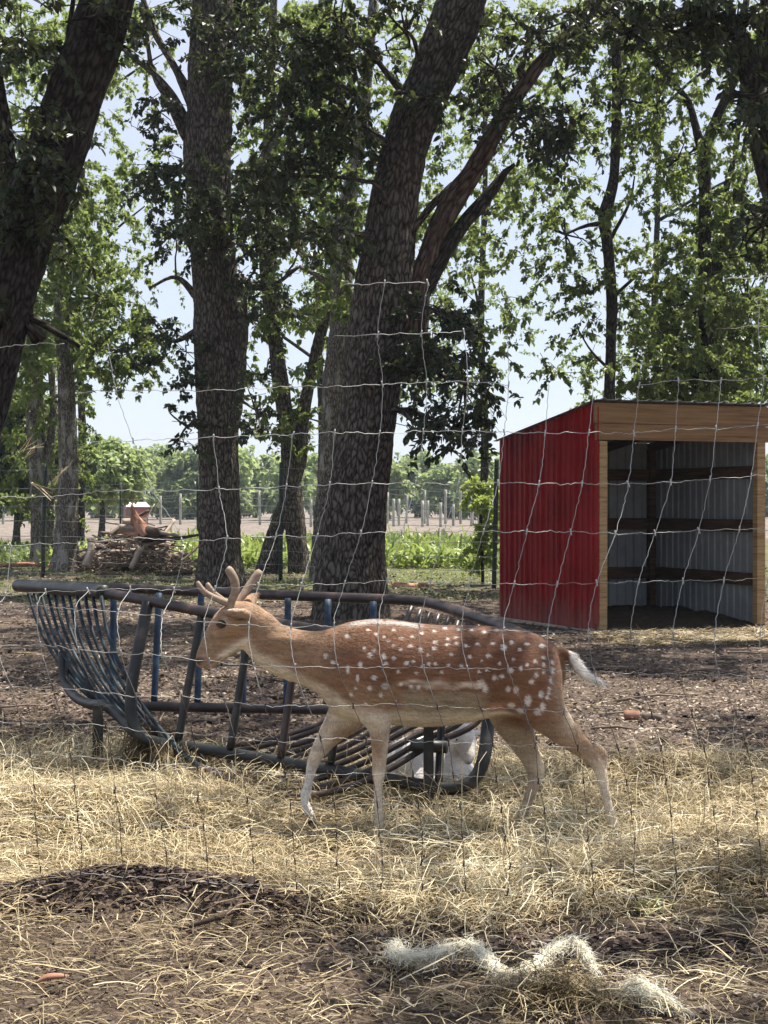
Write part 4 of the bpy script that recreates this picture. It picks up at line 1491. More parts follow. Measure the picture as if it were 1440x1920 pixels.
# larger named logs of the pile
Yp = PB[1] - .6
log('log', P(335, 1004, Yp), P(225, 990, Yp), .03, .085, MT['log_pale'], 'long pale log on top of the brush pile below the upright root')
log('log', P(372, 1003, Yp), P(265, 1014, Yp), .025, .05, MT['log_dark'], 'thin dark limb poking out right from the brush pile top')
log('log', P(245, 1066, Yp - .4), P(265, 1026, Yp - .3), .05, .07, MT['log_pale'], 'short pale log propped upright against the front of the brush pile')
log('log', P(160, 1062, Yp - .4), P(172, 1020, Yp - .2), .09, .07, MT['log_pale'], 'stubby grey stump end at the left side of the brush pile')
log('log', P(180, 1078, Yp - 1.4), P(360, 1072, Yp - 1.0), .06, .05, MT['log_dark'], 'dark log lying along the foot of the brush pile')
log('log', P(262, 1100, 26.6), P(302, 1098, 26.8), .085, .08, MT['log_pale'], 'short pale cut log in front of the brush pile')
log('log', P(300, 1097, 26.8), P(392, 1094, 27.4), .10, .08, MT['log_dark'], 'dark rotting log lying toward the straight oak\'s foot')
log('log', P(735, 1100, 25.9), P(812, 1097, 26), .085, .045, MT['log_red'], 'brown fallen limb lying to the right of the central oak')
log('log', P(100, 1062, 33.5), P(0, 1060, 33.5), .05, .04, MT['log_red'], 'low brown log near the leftmost trunks')
# upright torn root
rt = thing('torn_root', P(262, 1000, Yp), 'upright torn orange-brown root spike crowning the brush pile', 'root')
C = cat_curve([[*P(272, 1006, Yp), .18], [*P(262, 988, Yp), .14], [*P(254, 972, Yp), .10], [*P(250, 958, Yp), .06], [*P(247, 945, Yp), .02]], .04)
V, F, S = tube(C[:, :3], C[:, 3], 20, rough=.4, rs=9)
mk('spike', V, F, MT['log_red'], rt, {'bark': ('FLOAT_VECTOR', S)})
C = cat_curve([[*P(262, 998, Yp), .16], [*P(285, 1000, Yp), .15], [*P(312, 1002, Yp + .1), .05]], .04)
V, F, S = tube(C[:, :3], C[:, 3], 16, rough=.35, rs=7)
mk('root_mass', V, F, MT['log_dark'], rt, {'bark': ('FLOAT_VECTOR', S)})
C = cat_curve([[*P(262, 1000, Yp), .10], [*P(240, 1000, Yp), .06], [*P(222, 996, Yp), .02]], .04)
V, F, S = tube(C[:, :3], C[:, 3], 12, rough=.3, rs=7)
mk('root_mass', V, F, MT['log_red'], rt, {'bark': ('FLOAT_VECTOR', S)})
# brush twigs
mb = MB()
for q in range(520):
    t_ = rng.normal(0, .55)
    c = np.array([PB[0] + t_ * 1.2 + .1, PB[1] + rng.uniform(-.9, 1.0), abs(rng.normal(.0, .38)) * max(.2, 1 - abs(t_) * .6)])
    L = rng.uniform(.2, .8)
    az, el = rng.uniform(0, 6.28), rng.normal(0, .45)
    d = np.array([math.cos(az) * math.cos(el), math.sin(az) * math.cos(el), math.sin(el)]) * L / 2
    mb.tube(np.array([c - d, c + rng.normal(0, .03, 3), c + d]), [.014, .010, .004], 4)
o = mb.build('brush', MT['log'], None)
tag(o, 'tangle of thin dead twigs mixed into the brush pile', 'brush', kind='stuff')

# broken wood piece on the mulch at right
wp = thing('wood_piece', G(1205, 1350), 'reddish broken chunk of wood lying on the mulch at right', 'wood chunk')
g = G(1205, 1352)
a, b, c2 = G(1170, 1351), G(1205, 1352), G(1240, 1353)
V, F, S = tube(cat_curve(np.array([[a[0], a[1], .035], [b[0] - .02, b[1], .035]]), .02), .033, 12, rough=.2, rs=20)
mk('chunk', V, F, MT['log_red'], wp, {'bark': ('FLOAT_VECTOR', S)})
V, F, S = tube(cat_curve(np.array([[b[0], b[1] + .01, .028], [c2[0] - .03, c2[1], .03], [c2[0], c2[1] - .01, .02]]), .02), .026, 12, rough=.3, rs=22)
mk('chunk', V, F, MT['log'], wp, {'bark': ('FLOAT_VECTOR', S)})
# small sticks scattered
mb = MB()
for q in range(260):
    y = rng.uniform(8.8, 26)
    x = rng.uniform(-1, 1) * (.5 + .28 * y)
    if haymask(np.array([x]), np.array([y]))[0] > .4: continue
    L = rng.uniform(.08, .5)
    az = rng.normal(0, .7)
    g = float(hgt(x, y)) + .012
    d = np.array([math.cos(az), math.sin(az), rng.normal(0, .04)]) * L / 2
    c = np.array([x, y, g])
    r = rng.uniform(.004, .014)
    mb.tube(np.array([c - d, c + rng.normal(0, .012, 3) + [0, 0, .01], c + d]), [r, r * .9, r * .4], 5)
tag(mb.build('sticks', MT['log'], None), 'scattered small sticks and twigs lying on the mulch', 'sticks', kind='stuff')
# stones / bark pieces in the foreground
for q, (px, py, s, lab, mm) in enumerate(((1313, 1831, .018, 'pinkish pebble in the dirt at lower right', 'stone'), (1414, 1900, .016, 'pale pebble at the bottom right corner', 'stone'),
                                         (650, 1895, .02, 'reddish pebble at the bottom centre', 'stone'), (1320, 1905, .022, 'flat pinkish stone near the bottom right', 'stone'))):
    g = G(px, py)
    V = ico * s * rng.uniform(.8, 1.2, (7, 1))
    o = mk('pebble', V, icf, MT[mm], smooth=True)
    o.location = (g[0], g[1], float(hgt(g[0], g[1])) + s * .5)
    tag(o, lab, 'pebble')
g = G(100, 1862)
C = cat_curve([[g[0] - .05, g[1], .03, .004], [g[0] - .01, g[1] + .01, .055, .016], [g[0] + .04, g[1] + .02, .05, .006]], .008)
V, F, S = tube(C[:, :3] - C[0, :3], C[:, 3], 8, rough=.2, rs=40)
V[:, 2] *= .6
o = mk('bark_piece', V, F, MT['log_red'], None, {'bark': ('FLOAT_VECTOR', S)})
o.location = C[0, :3]
tag(o, 'curled tan bark piece lying in the dirt at lower left', 'bark piece')
g0 = G(350, 1755)
C = cat_curve([[*G(335, 1760)[:2], .03, .006], [*G(400, 1757)[:2], .06, .010], [*G(445, 1740)[:2], .07, .010], [*G(462, 1712)[:2], .11, .006]], .015)
V, F, S = tube(C[:, :3] - C[0, :3], C[:, 3], 8, rough=.25, rs=40)
o = mk('root_stick', V, F, MT['log_dark'], None, {'bark': ('FLOAT_VECTOR', S)})
o.location = C[0, :3]
tag(o, 'dark curved root sticking out of the left soil mound', 'root')

# ------------------------------------------------------------------ frayed white rope
def frayed(name, label, path, r, nf, seed=0, L=(.02, .06)):
    rows = [[*(G(px, py)[:2]), h] for px, py, h in path]
    rows = [[x, y, float(hgt(x, y)) + h + .015] for x, y, h in rows]
    C = cat_curve(rows, .01)
    root = thing(name, C[0], label, 'rope')
    rr = r * (1 + .5 * noise(C, 14, 3)) * (1 + 1.1 * np.exp(-(np.arange(len(C)) / 22.) ** 2)) * np.clip(1.15 - np.arange(len(C)) / len(C) * .6, .5, 1) * np.clip(np.minimum(np.arange(len(C)), np.arange(len(C))[::-1]) / 6, .35, 1)
    V, F, S = tube(C, rr * .7, 12, rough=.3, rs=50)
    mk('core', V, F, MT['wool'], root, {'tone': ('FLOAT', np.clip(.4 + .4 * noise(V, 60, 4), 0, 1))})
    idx = rng.integers(0, len(C), nf)
    T, N, B = frames(C)
    a = rng.uniform(0, 6.28, nf)
    out_ = N[idx] * np.cos(a)[:, None] + B[idx] * np.sin(a)[:, None]
    stray = rng.uniform(0, 1, nf) < .18
    p = C[idx] + out_ * (rr[idx] * rng.uniform(.4, 1, nf) * np.where(stray, 2.0, 1))[:, None]
    p[:, 2] = np.maximum(p[:, 2] - .006 * stray, hgt(p[:, 0], p[:, 1]) + .004)
    d = T[idx] * rng.choice([-1, 1], nf)[:, None] * rng.uniform(.6, 1.6, nf)[:, None] + out_ * rng.uniform(.0, .45, nf)[:, None] + rng.normal(0, .3, (nf, 3))
    az = np.arctan2(d[:, 1], d[:, 0])
    el = np.arctan2(d[:, 2], np.hypot(d[:, 0], d[:, 1]))
    V, F, Tn = blades(p, az, rng.uniform(*L, nf) * np.where(stray, 1.9, 1), rng.uniform(.0006, .0012, nf), el, rng.normal(0, .7, nf), rng.uniform(0, 1, nf), 3, .3)
    o = mk('fibres', V, F, MT['wool'], root, {'tone': ('FLOAT', Tn)}, smooth=False)
    o['kind'] = 'stuff'


frayed('frayed_rope', 'frayed whitish rope of fluffy fibres snaking over the soil at lower right',
       [(738, 1800, .02), (752, 1825, .03), (790, 1828, .035), (840, 1815, .04), (885, 1808, .045), (910, 1830, .035), (940, 1856, .02), (975, 1866, .02), (1005, 1850, .03), (1035, 1828, .05), (1070, 1812, .06), (1095, 1826, .05), (1115, 1850, .02)], .0165, 7000, L=(.012, .036))
frayed('frayed_tuft', 'small clump of pale frayed fibre at the bottom edge right of the rope', [(1160, 1905, .01), (1190, 1900, .03), (1230, 1918, .025), (1280, 1925, .01)], .016, 2200, L=(.012, .04))

# ------------------------------------------------------------------ hay feeder
def px3(rows):
    return np.array([P(*q) for q in rows])


fd = thing('hay_feeder', (P(500, 1500, 7.8)[0], 7.9, 0), 'large boat shaped tubular steel hay feeder with curved cradle bars behind the young buck', 'hay feeder')


def rail(name, rows, rpx, mat, k=14, step=.04, label=None):
    C = cat_curve(px3(rows), step)
    Ym = C[:, 1].mean()
    V, F, S = tube(C, M(rpx, Ym), k)
    o = mk(name, V, F, MT[mat], fd, {'bark': ('FLOAT_VECTOR', S)})
    if label: o['label'] = label
    return C


rail('end_rail', [(34, 1098, 9.8), (80, 1101, 9.3), (150, 1106, 8.7), (196, 1111, 8.3)], 13, 'steel_dark', label='dark green weathered end rail')
rail('top_rail', [(40, 1094, 10.1), (190, 1101, 9.7), (400, 1111, 9.3), (600, 1119, 8.9), (770, 1126, 8.65), (815, 1133, 8.5), (860, 1147, 8.2), (905, 1162, 7.9), (950, 1178, 7.6), (1010, 1203, 7.2)], 9.5, 'steel_brown')
rail('top_rail', [(198, 1112, 8.3), (275, 1126, 8.05), (400, 1150, 7.75), (500, 1166, 7.55), (612, 1184, 7.35), (800, 1212, 7.2), (1000, 1225, 7.1)], 10.5, 'steel_brown')
rail('corner_post', [(277, 1130, 8.02), (263, 1200, 7.95), (250, 1265, 7.9), (245, 1322, 7.87), (250, 1356, 7.85), (266, 1380, 7.82), (292, 1392, 7.8), (400, 1408, 7.62), (550, 1433, 7.38), (700, 1458, 7.16), (800, 1474, 7.02), (850, 1478, 6.97), (886, 1464, 6.96),
                     (903, 1436, 6.97), (911, 1400, 7.0), (915, 1360, 7.05), (925, 1290, 7.1), (940, 1222, 7.15)], 12, 'steel_dark', step=.03, label='front lower rail with rounded corners')
rail('lower_rail', [(258, 1324, 9.0), (400, 1327, 8.8), (520, 1329, 8.6), (612, 1331, 8.4), (760, 1334, 8.1)], 9.5, 'steel_brown')
rail('lower_rail', [(118, 1222, 9.1), (119, 1262, 9.05), (128, 1290, 8.95), (146, 1310, 8.75), (172, 1321, 8.45), (194, 1322, 8.25), (222, 1342, 8.1), (245, 1366, 7.95), (268, 1384, 7.85)], 9.5, 'steel_dark', step=.03)
# front uprights
for (a, b) in (((378, 1152, 7.8), (334, 1388, 7.72)), ((470, 1165, 7.62), (432, 1404, 7.55)), ((560, 1180, 7.45), (527, 1420, 7.40)), ((655, 1195, 7.3), (620, 1434, 7.28)), ((742, 1208, 7.22), (712, 1450, 7.15)), ((835, 1218, 7.18), (822, 1470, 7.0))):
    rail('upright_bar', [a, b], 7.5, 'steel_dark' if a[0] != 560 else 'steel_brown', k=10)
# back uprights, blue paint
for (xt, yt, xb, yb, Y) in ((213, 1112, 211, 1322, 9.4), (298, 1112, 289, 1316, 9.25), (377, 1114, 370, 1320, 9.05), (460, 1118, 455, 1326, 8.95), (540, 1122, 537, 1322, 8.8), (615, 1124, 612, 1324, 8.6), (700, 1128, 697, 1332, 8.45)):
    rail('upright_bar', [(xt, yt, Y), (xb, yb, Y - .12)], 6.2, 'steel_blue', k=10, label='upright bar with faded blue paint')
# legs of flat square tube
for (px, y0, y1, Y, w) in ((183, 1322, 1446, 8.16, 9), (803, 1362, 1512, 6.99, 9.5), (535, 1440, 1500, 7.42, 4)):
    a, b = P(px, y0, Y), P(px + 1, y1, Y)
    b[2] = min(b[2], -.03)
    w = M(w, Y)
    MB().box((a + b) / 2, (w, w * .6, abs(a[2] - b[2]) / 2)).build('leg', MT['steel_dark'], fd, smooth=False)
# pipe stub socket
C = px3([(772, 1397, 7.05), (838, 1401, 7.0)])
V, F, S = tube(C, M(12, 7), 14)
mk('pipe_socket', V, F, MT['steel_dark'], fd, {'bark': ('FLOAT_VECTOR', S)})
C = px3([(612, 1372, 7.75), (640, 1374, 7.7)])
V, F, S = tube(C, M(9, 7.7), 14)
mk('pipe_socket', V, F, MT['steel_dark'], fd, {'bark': ('FLOAT_VECTOR', S)})
# cradle bars
PA = [(52, 1110, 9.7), (75, 1180, 9.5), (108, 1240, 9.25), (150, 1290, 9.0), (205, 1335, 8.8), (270, 1376, 8.65), (350, 1402, 8.55), (450, 1397, 8.45), (560, 1372, 8.35), (630, 1338, 8.35), (690, 1285, 8.4), (740, 1215, 8.5), (772, 1138, 8.6)]
PBb = [(190, 1118, 8.25), (203, 1190, 8.1), (232, 1262, 8.0), (268, 1325, 7.9), (310, 1378, 7.8), (360, 1428, 7.45), (430, 1464, 7.2), (490, 1484, 7.06), (570, 1491, 7.0), (650, 1476, 6.98), (730, 1442, 7.0), (810, 1396, 7.08), (890, 1360, 7.15), (935, 1290, 7.25), (960, 1192, 7.4)]


def resamp(rows, n):
    C = cat_curve(px3(rows), .02)
    L = np.concatenate([[0], np.cumsum(np.linalg.norm(np.diff(C, axis=0), axis=1))])
    t_ = np.linspace(0, L[-1], n)
    return np.stack([np.interp(t_, L, C[:, q]) for q in range(3)], -1)


CA, CB = resamp(PA, 70), resamp(PBb, 70)
for q in range(11):
    f = q / 10
    C = CA * (1 - f) + CB * f
    C = C + np.array([0, 0, 1.]) * (noise(C, 1.7, q) * .008)[:, None]
    V, F, S = tube(C, np.interp(np.arange(70), [0, 30, 45, 69], [.0105, .0105, .0145, .0145]), 10)
    mm = MT['steel_teal']
    mi = None
    me_mats = [MT['steel_teal'], MT['steel_brown']]
    half = np.concatenate([(np.repeat(np.arange(69), 10) > 27).astype(int), np.zeros(10, int), np.ones(10, int)])
    mk('cradle_bar', V, F, me_mats, fd, {'bark': ('FLOAT_VECTOR', S)}, mi=half)

# ------------------------------------------------------------------ near woven wire fence
wf = thing('wire_fence', (0, 5.0, 0), 'sagging bent woven wire fence in front of the young buck', 'fence')
ROWY = [533, 628, 722, 812, 908, 1000, 1092, 1172, 1248, 1323, 1388, 1450, 1508, 1562, 1615, 1662]
# stay offset in px relative to the x at the y=1092 wire, right side and left side
OFF_R = [78, 66, 74, 66, 54, 30, 0, -16, -8, 18, 40, 52, 60, 66, 70, 72]
OFF_L = [-140, -125, -108, -72, -38, 14, 0, -20, -14, 12, 32, 45, 52, 58, 62, 64]
XH = list(np.arange(-150, 1640, 79.5) - 2 + 0)
NR, NC = len(ROWY), len(XH)
PT = np.zeros((NR, NC, 3))
for r_ in range(NR):
    for c_ in range(NC):
        x = XH[c_]
        bl = min(1, max(0, (x - 330) / 160))
        x2 = x + OFF_R[r_] * bl + OFF_L[r_] * (1 - bl)
        y = ROWY[r_]
        if y < 1150:
            y += -14 * max(0, (x2 - 1150)) / 290 * (1 if y < 1000 else .5)
            y += (700 - x2) * .045 * (1 if 500 < x2 < 900 and y < 800 else 0) * .6
            y += 22 * max(0, (640 - x2)) / 640 * (1 if y > 450 else 2)
        else:
            y += -34 * min(1, max(0, (500 - x2) / 420)) + 16 * min(1, max(0, (x2 - 700) / 500))
        n_ = noise(np.array([[r_ * .7, c_ * .9, 3.3]]), 1, 5)[0]
        n2_ = noise(np.array([[r_ * .7, c_ * .9, 9.3]]), 1, 8)[0]
        Yd = 5.0 + .10 * n_ + (.12 * math.sin(r_ * .5) if r_ < 11 else 0)
        PT[r_, c_] = P(x2 + 5 * n_ + rng.normal(0, 1.5), y + 4 * n2_ + rng.normal(0, 1.2), Yd)
def pxof(p):
    return 720 + FPX * p[0] / p[1]


def keep_h(r_, x):
    if r_ == 0: return 625 < x < 850 or x > 1330
    if r_ == 1: return x < 130 or 600 < x < 930 or x > 1300
    if r_ == 2: return 130 < x < 420 or 540 < x < 1000 or x > 1120
    if r_ == 3: return not (-100 < x < 120)
    return True


def keep_v(r_, x):
    if r_ == 0: return 640 < x < 860 or x > 1360
    if r_ == 1: return 200 < x < 330 or 660 < x < 980 or x > 1380
    if r_ == 2: return 150 < x < 340 or 640 < x
    if r_ in (3, 4): return 200 < x < 330 or 400 < x
    if r_ == 5: return x > 330 or x < 90
    return True


def runs(flags):
    out, cur = [], []
    for i_, f_ in enumerate(flags):
        if f_:
            cur.append(i_)
        elif cur:
            out.append(cur); cur = []
    if cur: out.append(cur)
    return out


def hwire(r_, idx):
    C = cat_curve(PT[r_, idx[0]:idx[-1] + 1], .012)
    L = np.arange(len(C))
    C[:, 2] += .0022 * np.sin(L * .75 + r_) + .0012 * rng.normal(0, 1, len(C))
    V, F, S = tube(C, .00115 if r_ < 6 else .00085, 5)
    mk('line_wire', V, F, MT['wire'], wf)


for r_ in range(NR):
    for run in runs([keep_h(r_, pxof(PT[r_, c_])) for c_ in range(NC)]):
        if len(run) > 1: hwire(r_, run)
KN = set()
for c_ in range(NC):
    for run in runs([keep_v(r_, pxof(PT[r_, c_])) for r_ in range(NR)]):
        if len(run) > 1:
            C = cat_curve(PT[run[0]:run[-1] + 1, c_], .014)
            C[:, 0] += .0012 * rng.normal(0, 1, len(C))
            V, F, S = tube(C, .00105, 5)
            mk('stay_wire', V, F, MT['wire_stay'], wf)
            KN |= {(r_, c_) for r_ in run}
mb = MB()
for r_ in range(NR):
    for c_ in range(NC):
        p = PT[r_, c_]
        if (r_, c_) not in KN or not keep_h(r_, pxof(p)): continue
        t_ = np.linspace(0, 1, 5)[:, None]
        e = np.array([rng.normal(0, .002), 0, 0.011])
        mb.tube(p - e + t_ * 2 * e, .0024, 6)
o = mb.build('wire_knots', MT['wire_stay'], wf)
o['kind'] = 'stuff'
# a few straw wisps snagged on the wire at left
sv = [(62, 905, 100, 930), (100, 900, 130, 870), (40, 845, 66, 822), (44, 860, 62, 838)]
V_, F_, T_, o_ = [], [], [], 0
for (x0, y0, x1, y1) in sv:
    for q in range(5):
        a = P(x0 + rng.normal(0, 3), y0 + rng.normal(0, 3), 4.95)
        b = P(x1 + rng.normal(0, 6), y1 + rng.normal(0, 6), 4.95)
        d = b - a
        V, F, T = blades(a[None], np.array([math.atan2(d[1], d[0])]), np.array([np.linalg.norm(d)]), np.array([.0018]), np.array([math.atan2(d[2], np.hypot(d[0], d[1]))]), rng.normal(0, .2, 1), np.array([.8]), 3, .05)
        V_.append(V); F_.append(F + o_); T_.append(T); o_ += len(V)
tag(mk('snagged_straw', np.vstack(V_), np.vstack(F_), MT['straw'], attrs={'tone': ('FLOAT', np.concatenate(T_))}, smooth=False), 'wisps of dry straw snagged on the fence wire at left', 'straw', kind='stuff')


# ------------------------------------------------------------------ animals
def loft(mb, secs, k=24, step=.012, upright=False):
    """secs rows: px,py,Y, r_perp(m), r_lat(m)"""
    rows = [[*P(s_[0], s_[1], s_[2]), s_[3], s_[4]] for s_ in secs]
    C = cat_curve(rows, step)
    n = len(C)
    T = np.gradient(C[:, :3], axis=0)
    T /= np.linalg.norm(T, axis=1)[:, None]
    if upright:
        T = np.tile(np.array([np.sign(T[:, 0].mean()), 0., 0.]), (n, 1))
    lat = np.array([0, 1., 0])[None] - T * T[:, 1:2]
    lat /= np.linalg.norm(lat, axis=1)[:, None]
    per = np.cross(lat, T)
    a = np.arange(k) * 2 * np.pi / k
    # dome caps
    rings, cs = [], []
    ca = np.cos(a)[None, :, None]
    sa = np.sin(a)[None, :, None]
    for q, (dt, f) in enumerate(((-.9, .35), (-.65, .75), (-.3, .95))):
        rings.append(C[0, :3] + T[0] * dt * min(C[0, 3], C[0, 4]) + f * (ca[0] * per[0] * C[0, 3] + sa[0] * lat[0] * C[0, 4]))
    for i_ in range(n):
        rings.append(C[i_, :3] + ca[0] * per[i_] * C[i_, 3] + sa[0] * lat[i_] * C[i_, 4])
    for (dt, f) in ((.3, .95), (.65, .75), (.9, .35)):
        rings.append(C[-1, :3] + T[-1] * dt * min(C[-1, 3], C[-1, 4]) + f * (ca[0] * per[-1] * C[-1, 3] + sa[0] * lat[-1] * C[-1, 4]))
    N_ = len(rings)
    V = np.vstack(rings + [[C[0, :3] - T[0] * min(C[0, 3], C[0, 4])], [C[-1, :3] + T[-1] * min(C[-1, 3], C[-1, 4])]])
    i = np.arange(N_ - 1)[:, None] * k
    j = np.arange(k)[None]
    j2 = (j + 1) % k
    Qd = np.stack([i + j, i + j2, i + k + j2, i + k + j], -1).reshape(-1, 4)
    b, e = N_ * k, N_ * k + 1
    jj = np.arange(k)
    Tt = np.vstack([np.stack([np.full(k, b), (jj + 1) % k, jj], -1), np.stack([np.full(k, e), (N_ - 1) * k + jj, (N_ - 1) * k + (jj + 1) % k], -1)])
    mb.add(V, [Qd, Tt])


def remesh(mb, voxel, smooth_it=6):
    V = np.vstack(mb.V)
    F = [np.vstack(v) for v in mb.F.values()]
    o = mk('tmp', V, F, MT['coat'])
    m = o.modifiers.new('r', 'REMESH')
    m.mode = 'VOXEL'
    m.voxel_size = voxel
    s_ = o.modifiers.new('s', 'SMOOTH')
    s_.factor = .5
    s_.iterations = smooth_it
    dg = bpy.context.evaluated_depsgraph_get()
    dg.update()
    ev = o.evaluated_get(dg)
    me = bpy.data.meshes.new_from_object(ev)
    n = len(me.vertices)
    co = np.zeros(n * 3, np.float32)
    me.vertices.foreach_get('co', co)
    no = np.zeros(n * 3, np.float32)
    me.vertex_normals.foreach_get('vector', no)
    bpy.data.objects.remove(o)
    return me, co.reshape(-1, 3).astype(float), no.reshape(-1, 3).astype(float)


def put_mesh(name, me, col, mat, root):
    a = me.attributes.new('col', 'FLOAT_COLOR', 'POINT')
    a.data.foreach_set('color', np.column_stack([col, np.ones(len(col))]).astype(np.float32).ravel())
    me.materials.clear()
    me.materials.append(mat)
    me.polygons.foreach_set('use_smooth', np.full(len(me.polygons), True))
    me.name = name
    o = bpy.data.objects.new(name, me)
    COL.objects.link(o)
    o.parent = root
    o.matrix_parent_inverse = parent_inv(root)
    return o


YD = 6.5
YN, YF = YD - .085, YD + .085


def rad(top, bot):
    return M((bot - top) / 2, YD)


mb = MB()
TOR = [(1048, 1224, 1296, .03), (1040, 1206, 1322, .085), (1022, 1197, 1345, .128), (1000, 1187, 1350, .142), (960, 1179, 1346, .145), (920, 1174, 1346, .148), (880, 1172, 1354, .157), (830, 1172, 1361, .166),
       (780, 1168, 1362, .166), (730, 1161, 1358, .158), (690, 1161, 1356, .145), (655, 1166, 1350, .128), (625, 1176, 1335, .108), (598, 1183, 1303, .086), (565, 1181, 1284, .068), (530, 1173, 1272, .058), (505, 1159, 1260, .054)]
loft(mb, [(x, (t_ + b_) / 2, YD, rad(t_, b_), w) for x, t_, b_, w in TOR], 36, upright=True)
# neck upper / poll
loft(mb, [(560, 1232, YD, .112, .062), (525, 1218, YD, .106, .056), (500, 1203, YD, .098, .052), (480, 1180, YD, .092, .055), (462, 1162, YD, .075, .056)], 28)
# head
HD = [(478, 1176, .082, .060), (462, 1167, .088, .064), (444, 1166, .086, .065), (428, 1172, .075, .060), (414, 1186, .062, .050), (402, 1202, .052, .041), (392, 1216, .044, .034), (384, 1228, .037, .031), (379, 1237, .031, .029), (376, 1243, .022, .024)]
loft(mb, [(x, y, YD, a, b) for x, y, a, b in HD], 28, .008)
# jaw and chin, brow
loft(mb, [(462, 1190, YD, .05, .045), (440, 1206, YD, .040, .038), (415, 1226, YD, .030, .030), (396, 1243, YD, .020, .024), (386, 1249, YD, .014, .02)], 20, .008)
loft(mb, [(436, 1140, YD, .022, .050), (420, 1150, YD, .025, .056), (410, 1164, YD, .02, .045)], 16, .008)
# pedicle lump
loft(mb, [(432, 1140, YD, .02, .045), (434, 1130, YD, .016, .040)], 16, .008)
# ears (cupped, swung back): near and far
def ear(y0, y1):
    rows = [(470, 1158, y0, .010, .012), (461, 1154, (y0 * .7 + y1 * .3), .021, .010), (448, 1151, (y0 + y1) / 2, .026, .010), (434, 1149, y1, .022, .009), (421, 1147, y1 + (y1 - y0) * .1, .012, .007), (415, 1146, y1 + (y1 - y0) * .15, .005, .005)]
    loft(mb, rows, 16, .006)
ear(YD - .052, YD - .088)
rows = [(462, 1140, YD + .05, .014, .012), (466, 1130, YD + .09, .028, .012), (474, 1120, YD + .13, .024, .010), (484, 1112, YD + .16, .008, .006)]
loft(mb, rows, 16, .006)
# legs: px, py, Y, r_perp, r_lat
FN = [(684, 1262, YN + .035, .085, .050), (692, 1305, YN + .018, .088, .055), (704, 1340, YN, .070, .050), (711, 1365, YN, .048, .036), (712, 1400, YN, .036, .029), (711, 1430, YN, .031, .027), (710, 1452, YN, .027, .026), (709, 1470, YN, .021, .021), (709, 1500, YN, .0185, .018), (710, 1530, YN, .0185, .018), (710, 1548, YN, .021, .020), (709, 1560, YN, .021, .020)]
FF = [(680, 1295, YF - .045, .085, .05), (650, 1340, YF, .085, .048), (626, 1368, YF, .058, .040), (608, 1392, YF, .043, .032), (594, 1414, YF, .032, .028), (586, 1434, YF, .026, .025), (581, 1455, YF, .0205, .020), (577, 1474, YF, .019, .018), (573, 1488, YF, .023, .021), (571, 1502, YF, .018, .018), (577, 1518, YF, .020, .020), (582, 1528, YF, .018, .018)]
HN = [(985, 1255, YN + .03, .15, .07), (1000, 1295, YN + .02, .135, .075), (1022, 1332, YN, .095, .060), (1048, 1362, YN, .068, .044), (1078, 1390, YN, .050, .034), (1104, 1412, YN, .038, .027), (1120, 1430, YN, .033, .026), (1127, 1450, YN, .027, .024), (1133, 1478, YN, .0215, .019), (1139, 1505, YN, .020, .018), (1146, 1532, YN, .022, .020), (1151, 1548, YN, .023, .021)]
HF = [(955, 1290, YF - .02, .12, .06), (958, 1330, YF, .105, .058), (968, 1362, YF, .082, .048), (981, 1392, YF, .058, .038), (994, 1420, YF, .044, .030), (1003, 1443, YF, .038, .028), (1003, 1463, YF, .030, .025), (996, 1485, YF, .024, .021), (985, 1512, YF, .0225, .019), (975, 1536, YF, .024, .021), (968, 1552, YF, .023, .021)]
for L_ in (FN, FF, HN, HF):
    loft(mb, L_, 20, .008)
# hock points and elbow
loft(mb, [(1118, 1400, YN, .014, .012), (1131, 1412, YN, .018, .014), (1134, 1428, YN, .014, .014)], 12, .006)
loft(mb, [(1002, 1418, YF, .012, .012), (1014, 1436, YF, .018, .014), (1015, 1452, YF, .014, .014)], 12, .006)
# tail
loft(mb, [(1046, 1222, YD, .016, .024), (1056, 1222, YD, .017, .025), (1068, 1230, YD, .020, .026), (1080, 1246, YD, .021, .026), (1094, 1262, YD, .020, .024), (1110, 1273, YD, .016, .020), (1126, 1279, YD, .010, .014), (1136, 1281, YD, .005, .006)], 16, .008)
me, co, no = remesh(mb, .0068, 11)
# muscle modelling by displacement
U_ = co[:, 0] / YD * FPX + 720
V_ = 945 - (co[:, 2] - CAMZ) / YD * FPX


def gau(cx, cy, sx, sy):
    return np.exp(-((U_ - cx) / sx) ** 2 - ((V_ - cy) / sy) ** 2)


side = (np.abs(no[:, 1]) > .25).astype(float) * np.abs(no[:, 1])
disp = (.010 * gau(690, 1265, 30, 50) - .003 * gau(640, 1250, 22, 60) - .008 * gau(742, 1290, 14, 50) + .010 * gau(1000, 1270, 40, 45) - .010 * gau(935, 1310, 18, 40)
        - .006 * gau(1052, 1262, 14, 40) - .006 * gau(560, 1215, 40, 12) + .006 * gau(530, 1200, 40, 14))
disp += .004 * gau(408, 1160, 8, 6) - .008 * gau(417, 1170, 8, 6)
disp += .0028 * np.sin(U_ / 7.5 + V_ / 60) * gau(840, 1275, 80, 50)
co2 = co + no * (disp * 1.5 * side)[:, None]
me.vertices.foreach_set('co', co2.astype(np.float32).ravel())


